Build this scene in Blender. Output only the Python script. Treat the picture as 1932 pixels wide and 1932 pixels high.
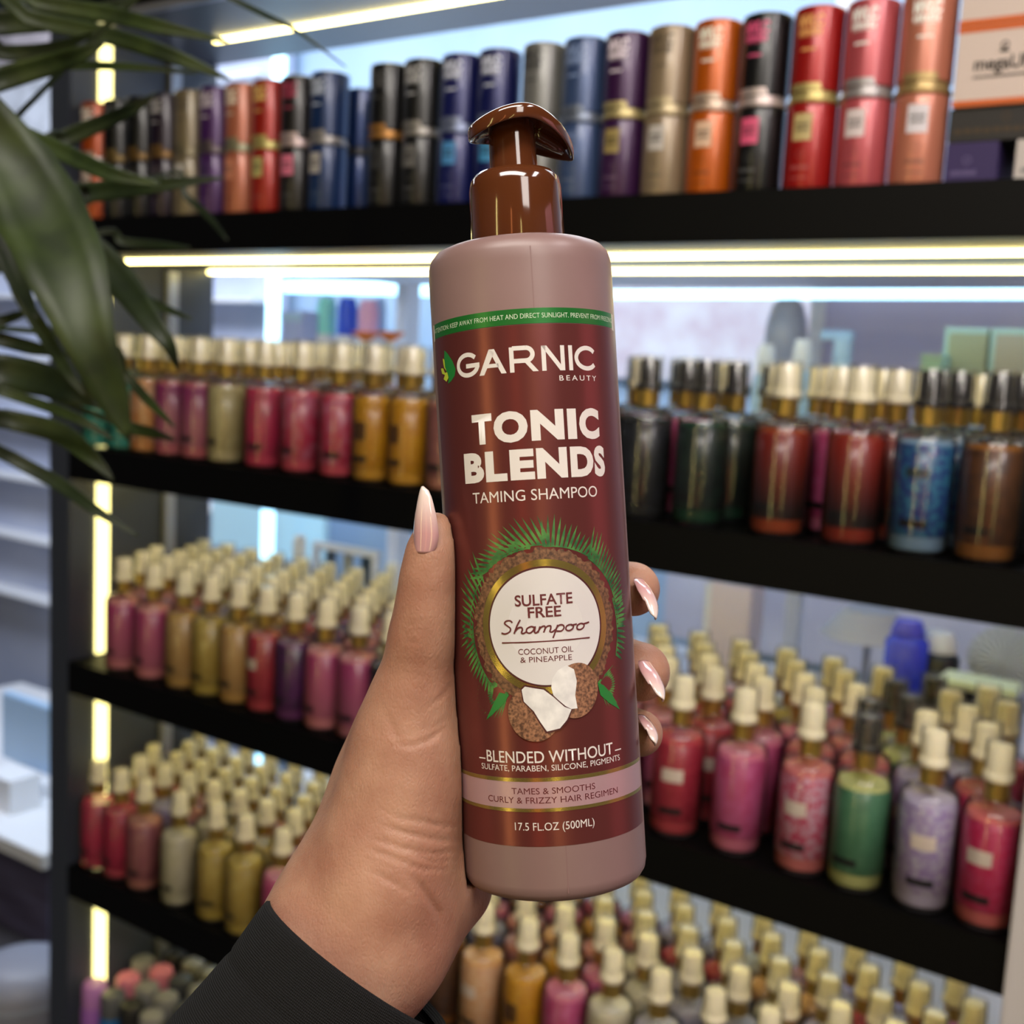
import bpy, bmesh, math, random
import numpy as np
from mathutils import Vector, Matrix

for _o in list(bpy.data.objects):
    bpy.data.objects.remove(_o)
SC = bpy.context.scene
COL = SC.collection
random.seed(7)
PI = math.pi

# ------------------------------------------------------------------ camera
FPX = 2150.0
CAM = np.array([0.0, 0.0, 1.5])
CM = np.array([[0.82875505, 0.55717434, 0.05217103],      # right
               [0.11387657, -0.0766341, -0.99053488],     # down
               [-0.54790254, 0.82685184, -0.12696]])      # forward
cam = bpy.data.objects.new('camera', bpy.data.cameras.new('camera'))
COL.objects.link(cam)
_r, _u, _b = CM[0], -CM[1], -CM[2]
cam.matrix_world = Matrix(((_r[0], _u[0], _b[0], CAM[0]), (_r[1], _u[1], _b[1], CAM[1]),
                           (_r[2], _u[2], _b[2], CAM[2]), (0, 0, 0, 1)))
cam.data.sensor_width = 36.0
cam.data.lens = 36.0 * FPX / 1932.0
cam.data.clip_start = 0.02
cam.data.dof.use_dof = True
cam.data.dof.focus_distance = 0.368
cam.data.dof.aperture_fstop = 11.5
SC.camera = cam

# ------------------------------------------------------------------ world, lights, exposure
SC.view_settings.view_transform = 'Standard'
SC.view_settings.look = 'None'
SC.view_settings.gamma = 1.0
SC.view_settings.use_curve_mapping = False
SC.view_settings.exposure = 0.0
SC.cycles.max_bounces = 8
SC.cycles.transparent_max_bounces = 24
SC.cycles.caustics_reflective = False
SC.cycles.caustics_refractive = False
SC.cycles.sample_clamp_indirect = 4.0
world = bpy.data.worlds.new('store_air')
SC.world = world
world.use_nodes = True
world.node_tree.nodes['Background'].inputs[0].default_value = (0.55, 0.60, 0.75, 1)
world.node_tree.nodes['Background'].inputs[1].default_value = 0.10


def area(name, loc, target, sx, sy, power, color):
    l = bpy.data.lights.new(name, 'AREA')
    l.shape = 'RECTANGLE'
    l.size, l.size_y, l.energy, l.color = sx, sy, power, color
    o = bpy.data.objects.new(name, l)
    COL.objects.link(o)
    o.location = loc
    d = Vector(target) - Vector(loc)
    o.rotation_euler = d.to_track_quat('-Z', 'Y').to_euler()
    return o


area('ceiling_lamp_aisle', (-0.02, -0.30, 2.68), (-0.25, 0.25, 1.3), 1.3, 0.6, 44, (1.0, 0.93, 0.85))
area('ceiling_lamp_entrance', (0.9, -0.4, 2.68), (-0.1, 0.3, 1.3), 0.5, 1.2, 18, (1.0, 0.92, 0.85))
area('added_reflector_lamp', (0.8, 0.55, 2.68), (1.25, 1.15, 1.3), 0.6, 0.6, 30, (1.0, 0.9, 0.9))  # added lamp, lights the pink panel that the bottle label reflects
area('ceiling_lamp_rear', (-1.2, 1.9, 2.66), (-1.2, 1.95, 0.0), 2.6, 0.9, 52, (0.82, 0.91, 1.0))
area('ceiling_lamp_side', (-3.1, 1.6, 2.66), (-3.4, 2.2, 0.8), 1.2, 1.0, 60, (0.82, 0.88, 1.0))


# ------------------------------------------------------------------ helpers
def lin(c):
    out = []
    for v in c[:3]:
        v = v / 255.0
        out.append(v / 12.92 if v <= 0.04045 else ((v + 0.055) / 1.055) ** 2.4)
    return tuple(out) + (1.0,)


MATS = {}


def mat(name, c, rough=0.5, metal=0.0, coat=0.0, emit=0.0, spec=0.5, sss=0.0, ecol=None):
    if name in MATS:
        return MATS[name]
    m = bpy.data.materials.new(name)
    m.use_nodes = True
    b = m.node_tree.nodes['Principled BSDF']
    b.inputs['Base Color'].default_value = lin(c)
    b.inputs['Roughness'].default_value = rough
    b.inputs['Metallic'].default_value = metal
    b.inputs['Coat Weight'].default_value = coat
    b.inputs['Coat Roughness'].default_value = 0.08
    b.inputs['Specular IOR Level'].default_value = spec
    if sss:
        b.inputs['Subsurface Weight'].default_value = sss
        b.inputs['Subsurface Radius'].default_value = (0.006, 0.0025, 0.0015)
        b.inputs['Subsurface Scale'].default_value = 1.0
    if emit:
        b.inputs['Emission Color'].default_value = lin(ecol or c)
        b.inputs['Emission Strength'].default_value = emit
    MATS[name] = m
    return m


def nodes(m):
    nt = m.node_tree
    return nt, nt.nodes, nt.links, nt.nodes['Principled BSDF']


def noisy(name, c1, c2, scale=20.0, rough=0.5, metal=0.0, bump=0.0, detail=4.0, coat=0.0, stretch=None):
    """procedural two-tone noise material"""
    if name in MATS:
        return MATS[name]
    m = mat(name, c1, rough, metal, coat)
    nt, N, L, b = nodes(m)
    tc = N.new('ShaderNodeTexCoord')
    mp = N.new('ShaderNodeMapping')
    if stretch:
        mp.inputs['Scale'].default_value = stretch
    nz = N.new('ShaderNodeTexNoise')
    nz.inputs['Scale'].default_value = scale
    nz.inputs['Detail'].default_value = detail
    rp = N.new('ShaderNodeValToRGB')
    rp.color_ramp.elements[0].position = 0.35
    rp.color_ramp.elements[1].position = 0.65
    rp.color_ramp.elements[0].color = lin(c1)
    rp.color_ramp.elements[1].color = lin(c2)
    L.new(tc.outputs['Object'], mp.inputs['Vector'])
    L.new(mp.outputs[0], nz.inputs['Vector'])
    L.new(nz.outputs['Fac'], rp.inputs['Fac'])
    L.new(rp.outputs[0], b.inputs['Base Color'])
    if bump:
        bp = N.new('ShaderNodeBump')
        bp.inputs['Strength'].default_value = bump
        bp.inputs['Distance'].default_value = 0.001
        L.new(nz.outputs['Fac'], bp.inputs['Height'])
        L.new(bp.outputs[0], b.inputs['Normal'])
    return m


def clear(name, tint, gloss=0.35, rough=0.06, edge_light=0.35):
    """thin clear plastic / glass: passes light through, mirrors at its edges"""
    if name in MATS:
        return MATS[name]
    m = bpy.data.materials.new(name)
    m.use_nodes = True
    nt = m.node_tree
    N, L = nt.nodes, nt.links
    N.remove(N['Principled BSDF'])
    out = N['Material Output']
    tr = N.new('ShaderNodeBsdfTransparent')
    tr.inputs[0].default_value = lin(tint)
    gl = N.new('ShaderNodeBsdfGlossy')
    gl.inputs['Roughness'].default_value = rough
    df = N.new('ShaderNodeBsdfDiffuse')
    df.inputs[0].default_value = lin((226, 220, 226))  # pale colour put in at grazing angles, stands for light in the edges
    m2 = N.new('ShaderNodeMixShader')
    m2.inputs[0].default_value = edge_light
    L.new(gl.outputs[0], m2.inputs[1])
    L.new(df.outputs[0], m2.inputs[2])
    lw = N.new('ShaderNodeLayerWeight')
    lw.inputs['Blend'].default_value = gloss
    mxm = N.new('ShaderNodeMath')
    mxm.operation = 'MAXIMUM'
    mxm.inputs[1].default_value = 0.07
    L.new(lw.outputs['Fresnel'], mxm.inputs[0])
    mx = N.new('ShaderNodeMixShader')
    L.new(mxm.outputs[0], mx.inputs[0])
    L.new(tr.outputs[0], mx.inputs[1])
    L.new(m2.outputs[0], mx.inputs[2])
    L.new(mx.outputs[0], out.inputs[0])
    MATS[name] = m
    return m


def setp(o, label=None, cat=None, group=None, kind=None):
    if label:
        o['label'] = label
    if cat:
        o['category'] = cat
    if group:
        o['group'] = group
    if kind:
        o['kind'] = kind
    return o


def empty(name, loc, rz=0.0):
    o = bpy.data.objects.new(name, None)
    o.empty_display_size = 0.02
    COL.objects.link(o)
    o.location = loc
    o.rotation_euler = (0, 0, rz)
    return o


def link(name, me, m=None, parent=None):
    if m is not None and not me.materials:
        me.materials.append(m)
    o = bpy.data.objects.new(name, me)
    COL.objects.link(o)
    o.parent = parent
    return o


def from_bm(bm, name, smooth=True):
    me = bpy.data.meshes.new(name)
    bm.to_mesh(me)
    bm.free()
    if smooth:
        me.polygons.foreach_set('use_smooth', [True] * len(me.polygons))
    return me


def box_bm(bm, x0, y0, z0, x1, y1, z1, bevel=0.0):
    vs = [bm.verts.new(p) for p in ((x0, y0, z0), (x1, y0, z0), (x1, y1, z0), (x0, y1, z0),
                                    (x0, y0, z1), (x1, y0, z1), (x1, y1, z1), (x0, y1, z1))]
    fs = [bm.faces.new([vs[i] for i in f]) for f in ((0, 3, 2, 1), (4, 5, 6, 7), (0, 1, 5, 4), (1, 2, 6, 5), (2, 3, 7, 6), (3, 0, 4, 7))]
    if bevel:
        es = list({e for f in fs for e in f.edges})
        bmesh.ops.bevel(bm, geom=es, offset=bevel, segments=2, affect='EDGES', clamp_overlap=True)
    return bm


def box(name, a, b, m, parent=None, bevel=0.0):
    bm = bmesh.new()
    lo = [min(a[i], b[i]) for i in range(3)]
    hi = [max(a[i], b[i]) for i in range(3)]
    box_bm(bm, *lo, *hi, bevel=bevel)
    return link(name, from_bm(bm, name, False), m, parent)


def lathe(prof, seg=32, name='lathe', sharp=True):
    """surface of revolution about z; prof = [(r, z)] from bottom to top"""
    V, Fc = [], []
    rings = []
    for r, z in prof:
        if r < 1e-6:
            V.append((0, 0, z))
            rings.append([len(V) - 1])
        else:
            k = len(V)
            for i in range(seg):
                a = 2 * PI * i / seg
                V.append((r * math.cos(a), r * math.sin(a), z))
            rings.append(list(range(k, k + seg)))
    for a, b in zip(rings, rings[1:]):
        for i in range(seg):
            j = (i + 1) % seg
            if len(a) == 1 and len(b) == 1:
                continue
            if len(a) == 1:
                Fc.append((a[0], b[j], b[i]))
            elif len(b) == 1:
                Fc.append((a[i], a[j], b[0]))
            else:
                Fc.append((a[i], a[j], b[j], b[i]))
    me = bpy.data.meshes.new(name)
    me.from_pydata(V, [], Fc)
    me.polygons.foreach_set('use_smooth', [True] * len(me.polygons))
    me.update()
    if sharp:
        bm = bmesh.new()
        bm.from_mesh(me)
        for e in bm.edges:
            if len(e.link_faces) == 2 and e.calc_face_angle(0) > math.radians(50):
                e.smooth = False
        bm.to_mesh(me)
        bm.free()
    return me


def tube(pts, rad, seg=8, name='tube', caps=True):
    """round tube through points; rad = number or list"""
    P = [Vector(p) for p in pts]
    n = len(P)
    R = rad if isinstance(rad, (list, tuple)) else [rad] * n
    V, Fc = [], []
    ref = Vector((0.31, 0.2, 0.93)).normalized()
    for i in range(n):
        t = (P[min(i + 1, n - 1)] - P[max(i - 1, 0)]).normalized()
        a = t.cross(ref)
        if a.length < 1e-3:
            a = t.cross(Vector((1, 0, 0)))
        a.normalize()
        b = t.cross(a)
        for k in range(seg):
            ang = 2 * PI * k / seg
            V.append(P[i] + (a * math.cos(ang) + b * math.sin(ang)) * R[i])
    for i in range(n - 1):
        for k in range(seg):
            j = (k + 1) % seg
            Fc.append((i * seg + k, i * seg + j, (i + 1) * seg + j, (i + 1) * seg + k))
    if caps:
        Fc.append(tuple(range(seg))[::-1])
        Fc.append(tuple(range((n - 1) * seg, n * seg)))
    me = bpy.data.meshes.new(name)
    me.from_pydata([tuple(v) for v in V], [], Fc)
    me.polygons.foreach_set('use_smooth', [True] * len(me.polygons))
    me.update()
    return me


def ray(px, py):
    return CM.T @ np.array([(px - 966) / FPX, (py - 966) / FPX, 1.0])


def at_y(px, py, Y):
    d = ray(px, py)
    return CAM + d * (Y - CAM[1]) / d[1]


def at_x(px, py, X):
    d = ray(px, py)
    return CAM + d * (X - CAM[0]) / d[0]


def at_z(px, py, Z):
    d = ray(px, py)
    return CAM + d * (Z - CAM[2]) / d[2]


def at_d(px, py, dep):
    return CAM + ray(px, py) * dep


def c2w(p):
    return CAM + CM.T @ np.asarray(p, float)


def pc(px, py, z):
    """camera-space point for a picture point at depth z"""
    return np.array([(px - 966) * z / FPX, (py - 966) * z / FPX, z])


def proj(p):
    c = CM @ (np.asarray(p, float) - CAM)
    return 966 + FPX * c[0] / c[2], 966 + FPX * c[1] / c[2], c[2]


ORD = ['first', 'second', 'third', 'fourth', 'fifth', 'sixth', 'seventh', 'eighth', 'ninth', 'tenth', 'eleventh',
       'twelfth', 'thirteenth', 'fourteenth', 'fifteenth', 'sixteenth', 'seventeenth', 'eighteenth', 'nineteenth',
       'twentieth', 'twenty-first', 'twenty-second', 'twenty-third', 'twenty-fourth', 'twenty-fifth', 'twenty-sixth',
       'twenty-seventh', 'twenty-eighth', 'twenty-ninth', 'thirtieth', 'thirty-first', 'thirty-second']

# ------------------------------------------------------------------ structure
YF = 1.2                     # front plane of the shelving
XL, XR = -1.712, -0.164      # inner edges of its end panels
YB = 1.515                   # rear edge of the shelf boards
TOPS = [2.082, 1.704, 1.325, 0.946, 0.569, 0.191]
THK = 0.056

m_floor = noisy('dark_floor', (58, 56, 60), (70, 68, 72), 6, 0.35)
m_ceil = mat('dark_ceiling', (40, 40, 46), 0.8)
m_wallb = noisy('pale_blue_wall', (150, 176, 206), (162, 186, 212), 3, 0.6)
m_wallg = mat('grey_wall', (120, 120, 128), 0.7)


def structure(name, a, b, m):
    return setp(box(name, a, b, m), kind='structure')


structure('floor', (-5.2, -2.6, -0.05), (2.6, 3.4, 0), m_floor)
structure('ceiling', (-5.2, -2.6, 2.7), (2.6, 3.4, 2.75), m_ceil)
structure('wall_back', (-5.2, 2.62, 0), (2.6, 2.70, 2.7), m_wallb)
structure('wall_front', (-5.2, -2.6, 0), (2.6, -2.5, 2.7), m_wallg)
structure('wall_left', (-5.2, -2.5, 0), (-5.1, 2.62, 2.7), m_wallg)
structure('wall_right', (2.5, -2.5, 0), (2.6, 2.62, 2.7), m_wallg)

# ------------------------------------------------------------------ the shelving unit
m_black = mat('black_laminate', (4, 4, 5), 0.55, spec=0.15)
m_navy = mat('blue_black_panel', (58, 64, 78), 0.45)
m_under = mat('grey_shelf_underside', (54, 56, 70), 0.4)
m_white = mat('white_enamel', (205, 200, 200), 0.4)
m_led = mat('warm_led', (255, 238, 150), 0.5, emit=14.0, ecol=(255, 234, 148))
m_ledv = mat('warm_upright_led', (255, 240, 150), 0.5, emit=3.2, ecol=(255, 242, 158))
m_rear_fill = mat('added_rear_fill', (190, 230, 255), 0.5, emit=9.0, ecol=(205, 232, 255))
m_ledc = mat('cool_led', (190, 235, 255), 0.5, emit=3.2, ecol=(166, 224, 255))
m_alu = mat('grey_aluminium', (170, 172, 180), 0.35, 0.6)

unit = setp(empty('shelving_unit', (-0.9, 1.36, 0)),
            'tall black shelving unit with glowing strips holding rows of cans and mist bottles', 'shelving unit')


def upart(name, a, b, m, bevel=0.0):
    o = box(name, a, b, m, unit, bevel)
    o.matrix_parent_inverse = Matrix.Translation((0.9, -1.36, 0))
    return o


upart('end_panel', (XL - 0.056, YF, 0.0), (XL, YB, 2.45), m_navy, 0.002)
o = upart('end_panel', (XR, YF - 0.012, 0.0), (XR + 0.09, YB, 2.45), m_white, 0.002)
setp(o, 'white end panel')
for i, z in enumerate(TOPS):
    bm = bmesh.new()
    box_bm(bm, XL, YF, z - THK, XR, YB, z)
    me = from_bm(bm, 'shelf', False)
    me.materials.append(m_black)
    me.materials.append(m_under)
    for p in me.polygons:
        if p.normal.z < -0.5:
            p.material_index = 1
    o = link('shelf', me, None, unit)
    o.matrix_parent_inverse = Matrix.Translation((0.9, -1.36, 0))
    if z < 0.3:
        continue
    for k, y in enumerate((1.306, 1.497)):
        if i == 0 and k == 1:
            continue
        yy = 1.39 if i == 0 else y
        x0 = -1.58 if i == 0 else XL + 0.006
        upart('led_strip', (x0, yy - 0.0032, z - THK - 0.005), (XR - 0.01, yy + 0.0032, z - THK), m_led)
upart('front_trim', (XL, YF + 0.002, TOPS[0] - THK - 0.012), (-1.33, YF + 0.012, TOPS[0] - THK), m_alu)
# vertical strips on the inner face of the dark end panel, one per bay
for zt, zb in zip(TOPS, TOPS[1:]):
    upart('led_strip', (XL, 1.255, zb + 0.004), (XL + 0.005, 1.279, zt - THK - 0.006), m_ledv)
    upart('wall_rail', (XL, 1.40, zb + 0.002), (XL + 0.01, 1.422, zt - THK - 0.01), m_alu)

# ------------------------------------------------------------------ mist bottles
M_GLASS = clear('clear_bottle_plastic', (248, 249, 250), 0.14, 0.12, 0.10)
M_OVER = clear('clear_overcap', (252, 251, 248), 0.10, 0.15, 0.2)
M_GOLD = mat('gold_collar', (180, 152, 84), 0.3, 0.85)
M_CREAM = mat('cream_cap', (250, 243, 218), 0.4)
M_BLACKCAP = mat('black_actuator', (26, 26, 30), 0.35)


def label_mat(name, c1, c2, mode='cloud', band=True):
    if name in MATS:
        return MATS[name]
    c1, c2 = [c * 0.92 for c in c1], [c * 0.92 for c in c2]
    m = mat(name, c1, 0.4, coat=0.3)
    nt, N, L, b = nodes(m)
    tc = N.new('ShaderNodeTexCoord')
    sep = N.new('ShaderNodeSeparateXYZ')
    L.new(tc.outputs['Object'], sep.inputs[0])
    rp = N.new('ShaderNodeValToRGB')
    rp.color_ramp.elements[0].color = lin(c1)
    rp.color_ramp.elements[1].color = lin(c2)
    if mode == 'fade':
        mr = N.new('ShaderNodeMapRange')
        mr.inputs['From Min'].default_value = 0.03
        mr.inputs['From Max'].default_value = 0.115
        L.new(sep.outputs['Z'], mr.inputs['Value'])
        L.new(mr.outputs[0], rp.inputs['Fac'])
    else:
        nz = N.new('ShaderNodeTexNoise')
        nz.inputs['Scale'].default_value = 60 if mode == 'cloud' else 160
        nz.inputs['Detail'].default_value = 3
        rp.color_ramp.elements[0].position = 0.42
        rp.color_ramp.elements[1].position = 0.60
        L.new(tc.outputs['Object'], nz.inputs['Vector'])
        L.new(nz.outputs['Fac'], rp.inputs['Fac'])
    col = rp.outputs[0]

    def rect(x0, x1, z0, z1):
        out = None
        for src, lo, hi in ((sep.outputs['X'], x0, x1), (sep.outputs['Z'], z0, z1)):
            for op, v in (('GREATER_THAN', lo), ('LESS_THAN', hi)):
                n = N.new('ShaderNodeMath')
                n.operation = op
                n.inputs[1].default_value = v
                L.new(src, n.inputs[0])
                if out is None:
                    out = n.outputs[0]
                else:
                    k = N.new('ShaderNodeMath')
                    k.operation = 'MULTIPLY'
                    L.new(out, k.inputs[0])
                    L.new(n.outputs[0], k.inputs[1])
                    out = k.outputs[0]
        k = N.new('ShaderNodeMath')
        k.operation = 'LESS_THAN'
        k.inputs[1].default_value = 0.0
        L.new(sep.outputs['Y'], k.inputs[0])
        k2 = N.new('ShaderNodeMath')
        k2.operation = 'MULTIPLY'
        L.new(out, k2.inputs[0])
        L.new(k.outputs[0], k2.inputs[1])
        return k2.outputs[0]

    def over(col, fac, c):
        mx = N.new('ShaderNodeMix')
        mx.data_type = 'RGBA'
        L.new(fac, mx.inputs['Factor'])
        L.new(col, mx.inputs['A'])
        mx.inputs['B'].default_value = lin(c)
        return mx.outputs['Result']
    if band:
        col = over(col, rect(-0.014, 0.014, 0.030, 0.038), (18, 15, 14))
        if mode == 'patch':
            col = over(col, rect(-0.013, 0.013, 0.070, 0.086), (226, 208, 196))
    if mode == 'bee':
        col = over(col, rect(-0.012, 0.012, 0.060, 0.086), (96, 60, 10))
    if mode == 'dark2':
        col = over(col, rect(-0.012, 0.012, 0.082, 0.092), (20, 40, 50))
    L.new(col, b.inputs['Base Color'])
    return m


# word used in labels : (two print colours, pattern, liquid colour)
KINDS = {
    'teal': ((30, 150, 138), (70, 180, 160), 'cloud', (60, 160, 150)),
    'orange and peach': ((214, 140, 70), (222, 170, 130), 'cloud', (222, 150, 90)),
    'pink and purple': ((196, 110, 130), (150, 36, 104), 'fade', (206, 110, 120)),
    'beige': ((186, 170, 116), (198, 184, 132), 'cloud', (200, 186, 140)),
    'hot pink': ((214, 50, 96), (190, 60, 90), 'cloud', (214, 70, 100)),
    'rose patterned': ((200, 36, 78), (214, 110, 140), 'cloud', (214, 80, 100)),
    'yellow with dark emblem': ((224, 160, 12), (206, 136, 16), 'bee', (220, 160, 50)),
    'dusty rose': ((176, 110, 100), (150, 90, 84), 'cloud', (196, 130, 110)),
    'near-black': ((20, 24, 26), (34, 36, 44), 'cloud', (30, 32, 34)),
    'black-green': ((14, 28, 24), (24, 46, 36), 'cloud', (20, 60, 40)),
    'dark red and brown': ((40, 22, 16), (140, 30, 14), 'fade', (150, 62, 28)),
    'red and black': ((32, 18, 16), (156, 34, 16), 'fade', (140, 44, 26)),
    'blue': ((24, 50, 128), (50, 120, 158), 'dark2', (120, 150, 180)),
    'amber brown': ((74, 42, 18), (98, 58, 26), 'cloud', (140, 88, 36)),
    'pink': ((214, 96, 150), (200, 70, 124), 'cloud', (220, 120, 150)),
    'pink panelled': ((206, 110, 140), (190, 60, 120), 'fade', (226, 140, 150)),
    'clear amber': ((196, 150, 86), (206, 164, 104), 'cloud', (206, 160, 90)),
    'olive gold': ((180, 150, 60), (196, 170, 84), 'cloud', (196, 170, 80)),
    'red': ((190, 50, 70), (170, 30, 56), 'patch', (196, 70, 80)),
    'deep purple': ((96, 30, 104), (70, 24, 74), 'cloud', (110, 50, 110)),
    'floral rose': ((206, 60, 100), (220, 170, 190), 'patch', (216, 120, 120)),
    'green': ((72, 128, 92), (84, 140, 104), 'cloud', (196, 200, 130)),
    'lilac': ((166, 140, 196), (200, 190, 214), 'patch', (190, 180, 210)),
    'magenta': ((206, 20, 84), (214, 60, 110), 'patch', (216, 110, 110)),
    'crimson': ((200, 40, 84), (180, 30, 70), 'cloud', (206, 80, 100)),
    'mauve': ((176, 104, 108), (160, 84, 96), 'cloud', (200, 130, 120)),
    'cream': ((214, 204, 176), (204, 192, 160), 'cloud', (216, 208, 180)),
    'peach': ((230, 170, 120), (236, 190, 150), 'patch', (236, 180, 120)),
    'smoky grey': ((120, 118, 134), (150, 146, 164), 'cloud', (160, 156, 170)),
}
shell_me = lathe([(0, 0.0012), (0.024, 0.0), (0.0295, 0.002), (0.031, 0.007), (0.031, 0.117), (0.0302, 0.123), (0.027, 0.1282),
                  (0.020, 0.131), (0.0135, 0.133), (0.0120, 0.137)], 28, 'shell', False)
shell_me.materials.append(M_GLASS)
liq_me = lathe([(0, 0.0045), (0.025, 0.0045), (0.0285, 0.0075), (0.0290, 0.114), (0.026, 0.121), (0, 0.1195)], 24, 'liquid')
lab_me = lathe([(0.0298, 0.021), (0.0301, 0.0212), (0.0301, 0.1158), (0.0298, 0.116)], 28, 'label', False)
col_me = lathe([(0.0118, 0.135), (0.0125, 0.1352), (0.0125, 0.1545), (0.0118, 0.155), (0, 0.155)], 20, 'collar')
cap_me = lathe([(0, 0.1551), (0.0150, 0.1551), (0.0158, 0.156), (0.0158, 0.161), (0.0146, 0.1626), (0.0126, 0.164), (0.0122, 0.190), (0.0108, 0.1920), (0, 0.1925)], 20, 'cap')
over_me = lathe([(0.0164, 0.1515), (0.0168, 0.1522), (0.0163, 0.1540), (0.0150, 0.1945), (0.0140, 0.1962), (0, 0.1965)], 22, 'overcap')
over_me.materials.append(M_OVER)
col_me.materials.append(M_GOLD)


def with_mat(me, m):
    c = me.copy()
    c.materials.clear()
    c.materials.append(m)
    return c


CAPM = {'cream': with_mat(cap_me, M_CREAM), 'black': with_mat(cap_me, M_BLACKCAP)}
PROTO = {}


def proto(kind):
    if kind not in PROTO:
        c1, c2, mode, lq = KINDS[kind]
        key = kind.replace(' ', '_').replace('-', '_')
        PROTO[kind] = (with_mat(lab_me, label_mat('print_' + key, c1, c2, mode)),
                       with_mat(liq_me, mat('liquid_' + key, lq, 0.25)))
    return PROTO[kind]


N_BOTTLES = 0


def mist_bottle(kind, x, y, z, rz, cap, label, group, s=1.0):
    global N_BOTTLES
    N_BOTTLES += 1
    t = setp(empty('mist_bottle', (x, y, z + 0.0004), rz), label, 'bottle', group)
    t.scale = (s, s, s)
    lab, lq = proto(kind)
    link('bottle_shell', shell_me, None, t)
    link('liquid', lq, None, t)
    link('printed_label', lab, None, t)
    link('collar', col_me, None, t)
    link('spray_cap', CAPM[cap], None, t)
    link('overcap', over_me, None, t)
    return t


def plan(z, names, fronts, palette, rows, shelfname, group, blackcap=(), pitch=0.0550):
    """fronts: picture x of each front-row bottle -> its place on the shelf; then rows behind"""
    y0 = YF + 0.040
    ks = []
    for n, (px, py, kind) in enumerate(fronts):
        p = at_z(px, py, z)
        x = max(XL + 0.036, min(XR - 0.034, at_y(px, proj((p[0], y0, z))[1], y0)[0]))
        ks.append((x, kind, px))
    ks.sort()
    xs = []
    for x, kind, px in ks:                                   # keep neighbours from touching
        if xs and x - xs[-1][0] < 0.0625:
            x = xs[-1][0] + 0.0625
        xs.append((x, kind, px))
    if xs[-1][0] > XR - 0.034:
        shift = xs[-1][0] - (XR - 0.034)
        xs = [(x - shift * i / (len(xs) - 1), k, p) for i, (x, k, p) in enumerate(xs)]
    for n, (x, kind, px) in enumerate(xs):
        cap = 'black' if px in blackcap else 'cream'
        mist_bottle(kind, x, y0 + random.uniform(-0.004, 0.0), z, random.uniform(-0.3, 0.3), cap,
                    f'{kind} bottle, {cap} cap, {ORD[n]} from dark panel, front row, {shelfname}', group)
    for r in range(1, rows):
        y = y0 + 0.0640 + (r - 1) * pitch
        n = 0
        x = XL + 0.036 + (0.0322 if r % 2 else 0.0)
        while x < XR - 0.034:
            near = min(xs, key=lambda q: abs(q[0] - x))
            kind = near[1] if random.random() < 0.6 else random.choice(palette)
            cap = 'black' if (near[2] in blackcap and random.random() < 0.85) else 'cream'
            mist_bottle(kind, x + random.uniform(-0.0005, 0.0005), y + random.uniform(-0.0004, 0.0004), z, random.uniform(-0.5, 0.5), cap,
                        f'{kind} bottle, {ORD[n]} from dark panel, {ORD[r]} row back, {shelfname}', group)
            n += 1
            x += 0.0645


plan(TOPS[2], None, [(182, 850, 'teal'), (236, 858, 'teal'), (282, 862, 'orange and peach'), (330, 868, 'pink and purple'), (376, 872, 'pink and purple'),
                     (430, 880, 'beige'), (500, 888, 'hot pink'), (570, 896, 'rose patterned'), (640, 905, 'rose patterned'),
                     (702, 912, 'yellow with dark emblem'), (770, 918, 'yellow with dark emblem'), (842, 928, 'dusty rose'), (920, 938, 'dusty rose'), (1000, 948, 'near-black'),
                     (1110, 960, 'near-black'), (1210, 975, 'near-black'), (1315, 990, 'black-green'),
                     (1465, 1010, 'dark red and brown'), (1600, 1028, 'red and black'), (1728, 1045, 'blue'), (1855, 1060, 'amber brown')],
     ['pink', 'beige', 'amber brown', 'near-black', 'rose patterned'], 4, 'shelf under cans', 'mist bottles on the shelf below the cans',
     blackcap=(1000, 1110, 1210, 1315, 1728, 1855))
plan(TOPS[3], None, [(235, 1270, 'pink panelled'), (292, 1270, 'pink panelled'), (350, 1310, 'clear amber'), (398, 1320, 'olive gold'), (448, 1335, 'clear amber'),
                     (495, 1345, 'red'), (541, 1355, 'deep purple'), (606, 1370, 'pink panelled'), (672, 1385, 'pink panelled'), (735, 1400, 'near-black'), (810, 1420, 'olive gold'),
                     (890, 1450, 'red'), (975, 1480, 'pink'), (1060, 1510, 'magenta'), (1150, 1545, 'red'),
                     (1272, 1590, 'red'), (1385, 1625, 'pink'), (1510, 1660, 'floral rose'), (1612, 1695, 'green'), (1735, 1725, 'lilac'), (1890, 1765, 'magenta')],
     ['pink', 'pink panelled', 'red', 'floral rose', 'olive gold', 'lilac', 'cream', 'dusty rose'], 5, 'middle shelf', 'mist bottles on the middle shelf', blackcap=(1612,))
plan(TOPS[4], None, [(165, 1650, 'hot pink'), (218, 1665, 'crimson'), (275, 1695, 'mauve'), (340, 1725, 'cream'), (405, 1755, 'olive gold'), (462, 1780, 'olive gold'),
                     (530, 1810, 'pink'), (605, 1850, 'mauve'), (685, 1890, 'cream'), (760, 1930, 'near-black'), (835, 1975, 'amber brown'), (905, 2000, 'peach'), (985, 2040, 'yellow with dark emblem'),
                     (1060, 2070, 'pink'), (1140, 2100, 'cream'), (1230, 2140, 'smoky grey'), (1330, 2180, 'smoky grey'), (1430, 2220, 'lilac'), (1540, 2260, 'red'), (1650, 2300, 'pink'), (1780, 2340, 'floral rose')],
     ['cream', 'pink', 'mauve', 'lilac', 'peach', 'smoky grey', 'dusty rose', 'red'], 5, 'lowest shelf', 'mist bottles on the lowest bottle shelf')

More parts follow.
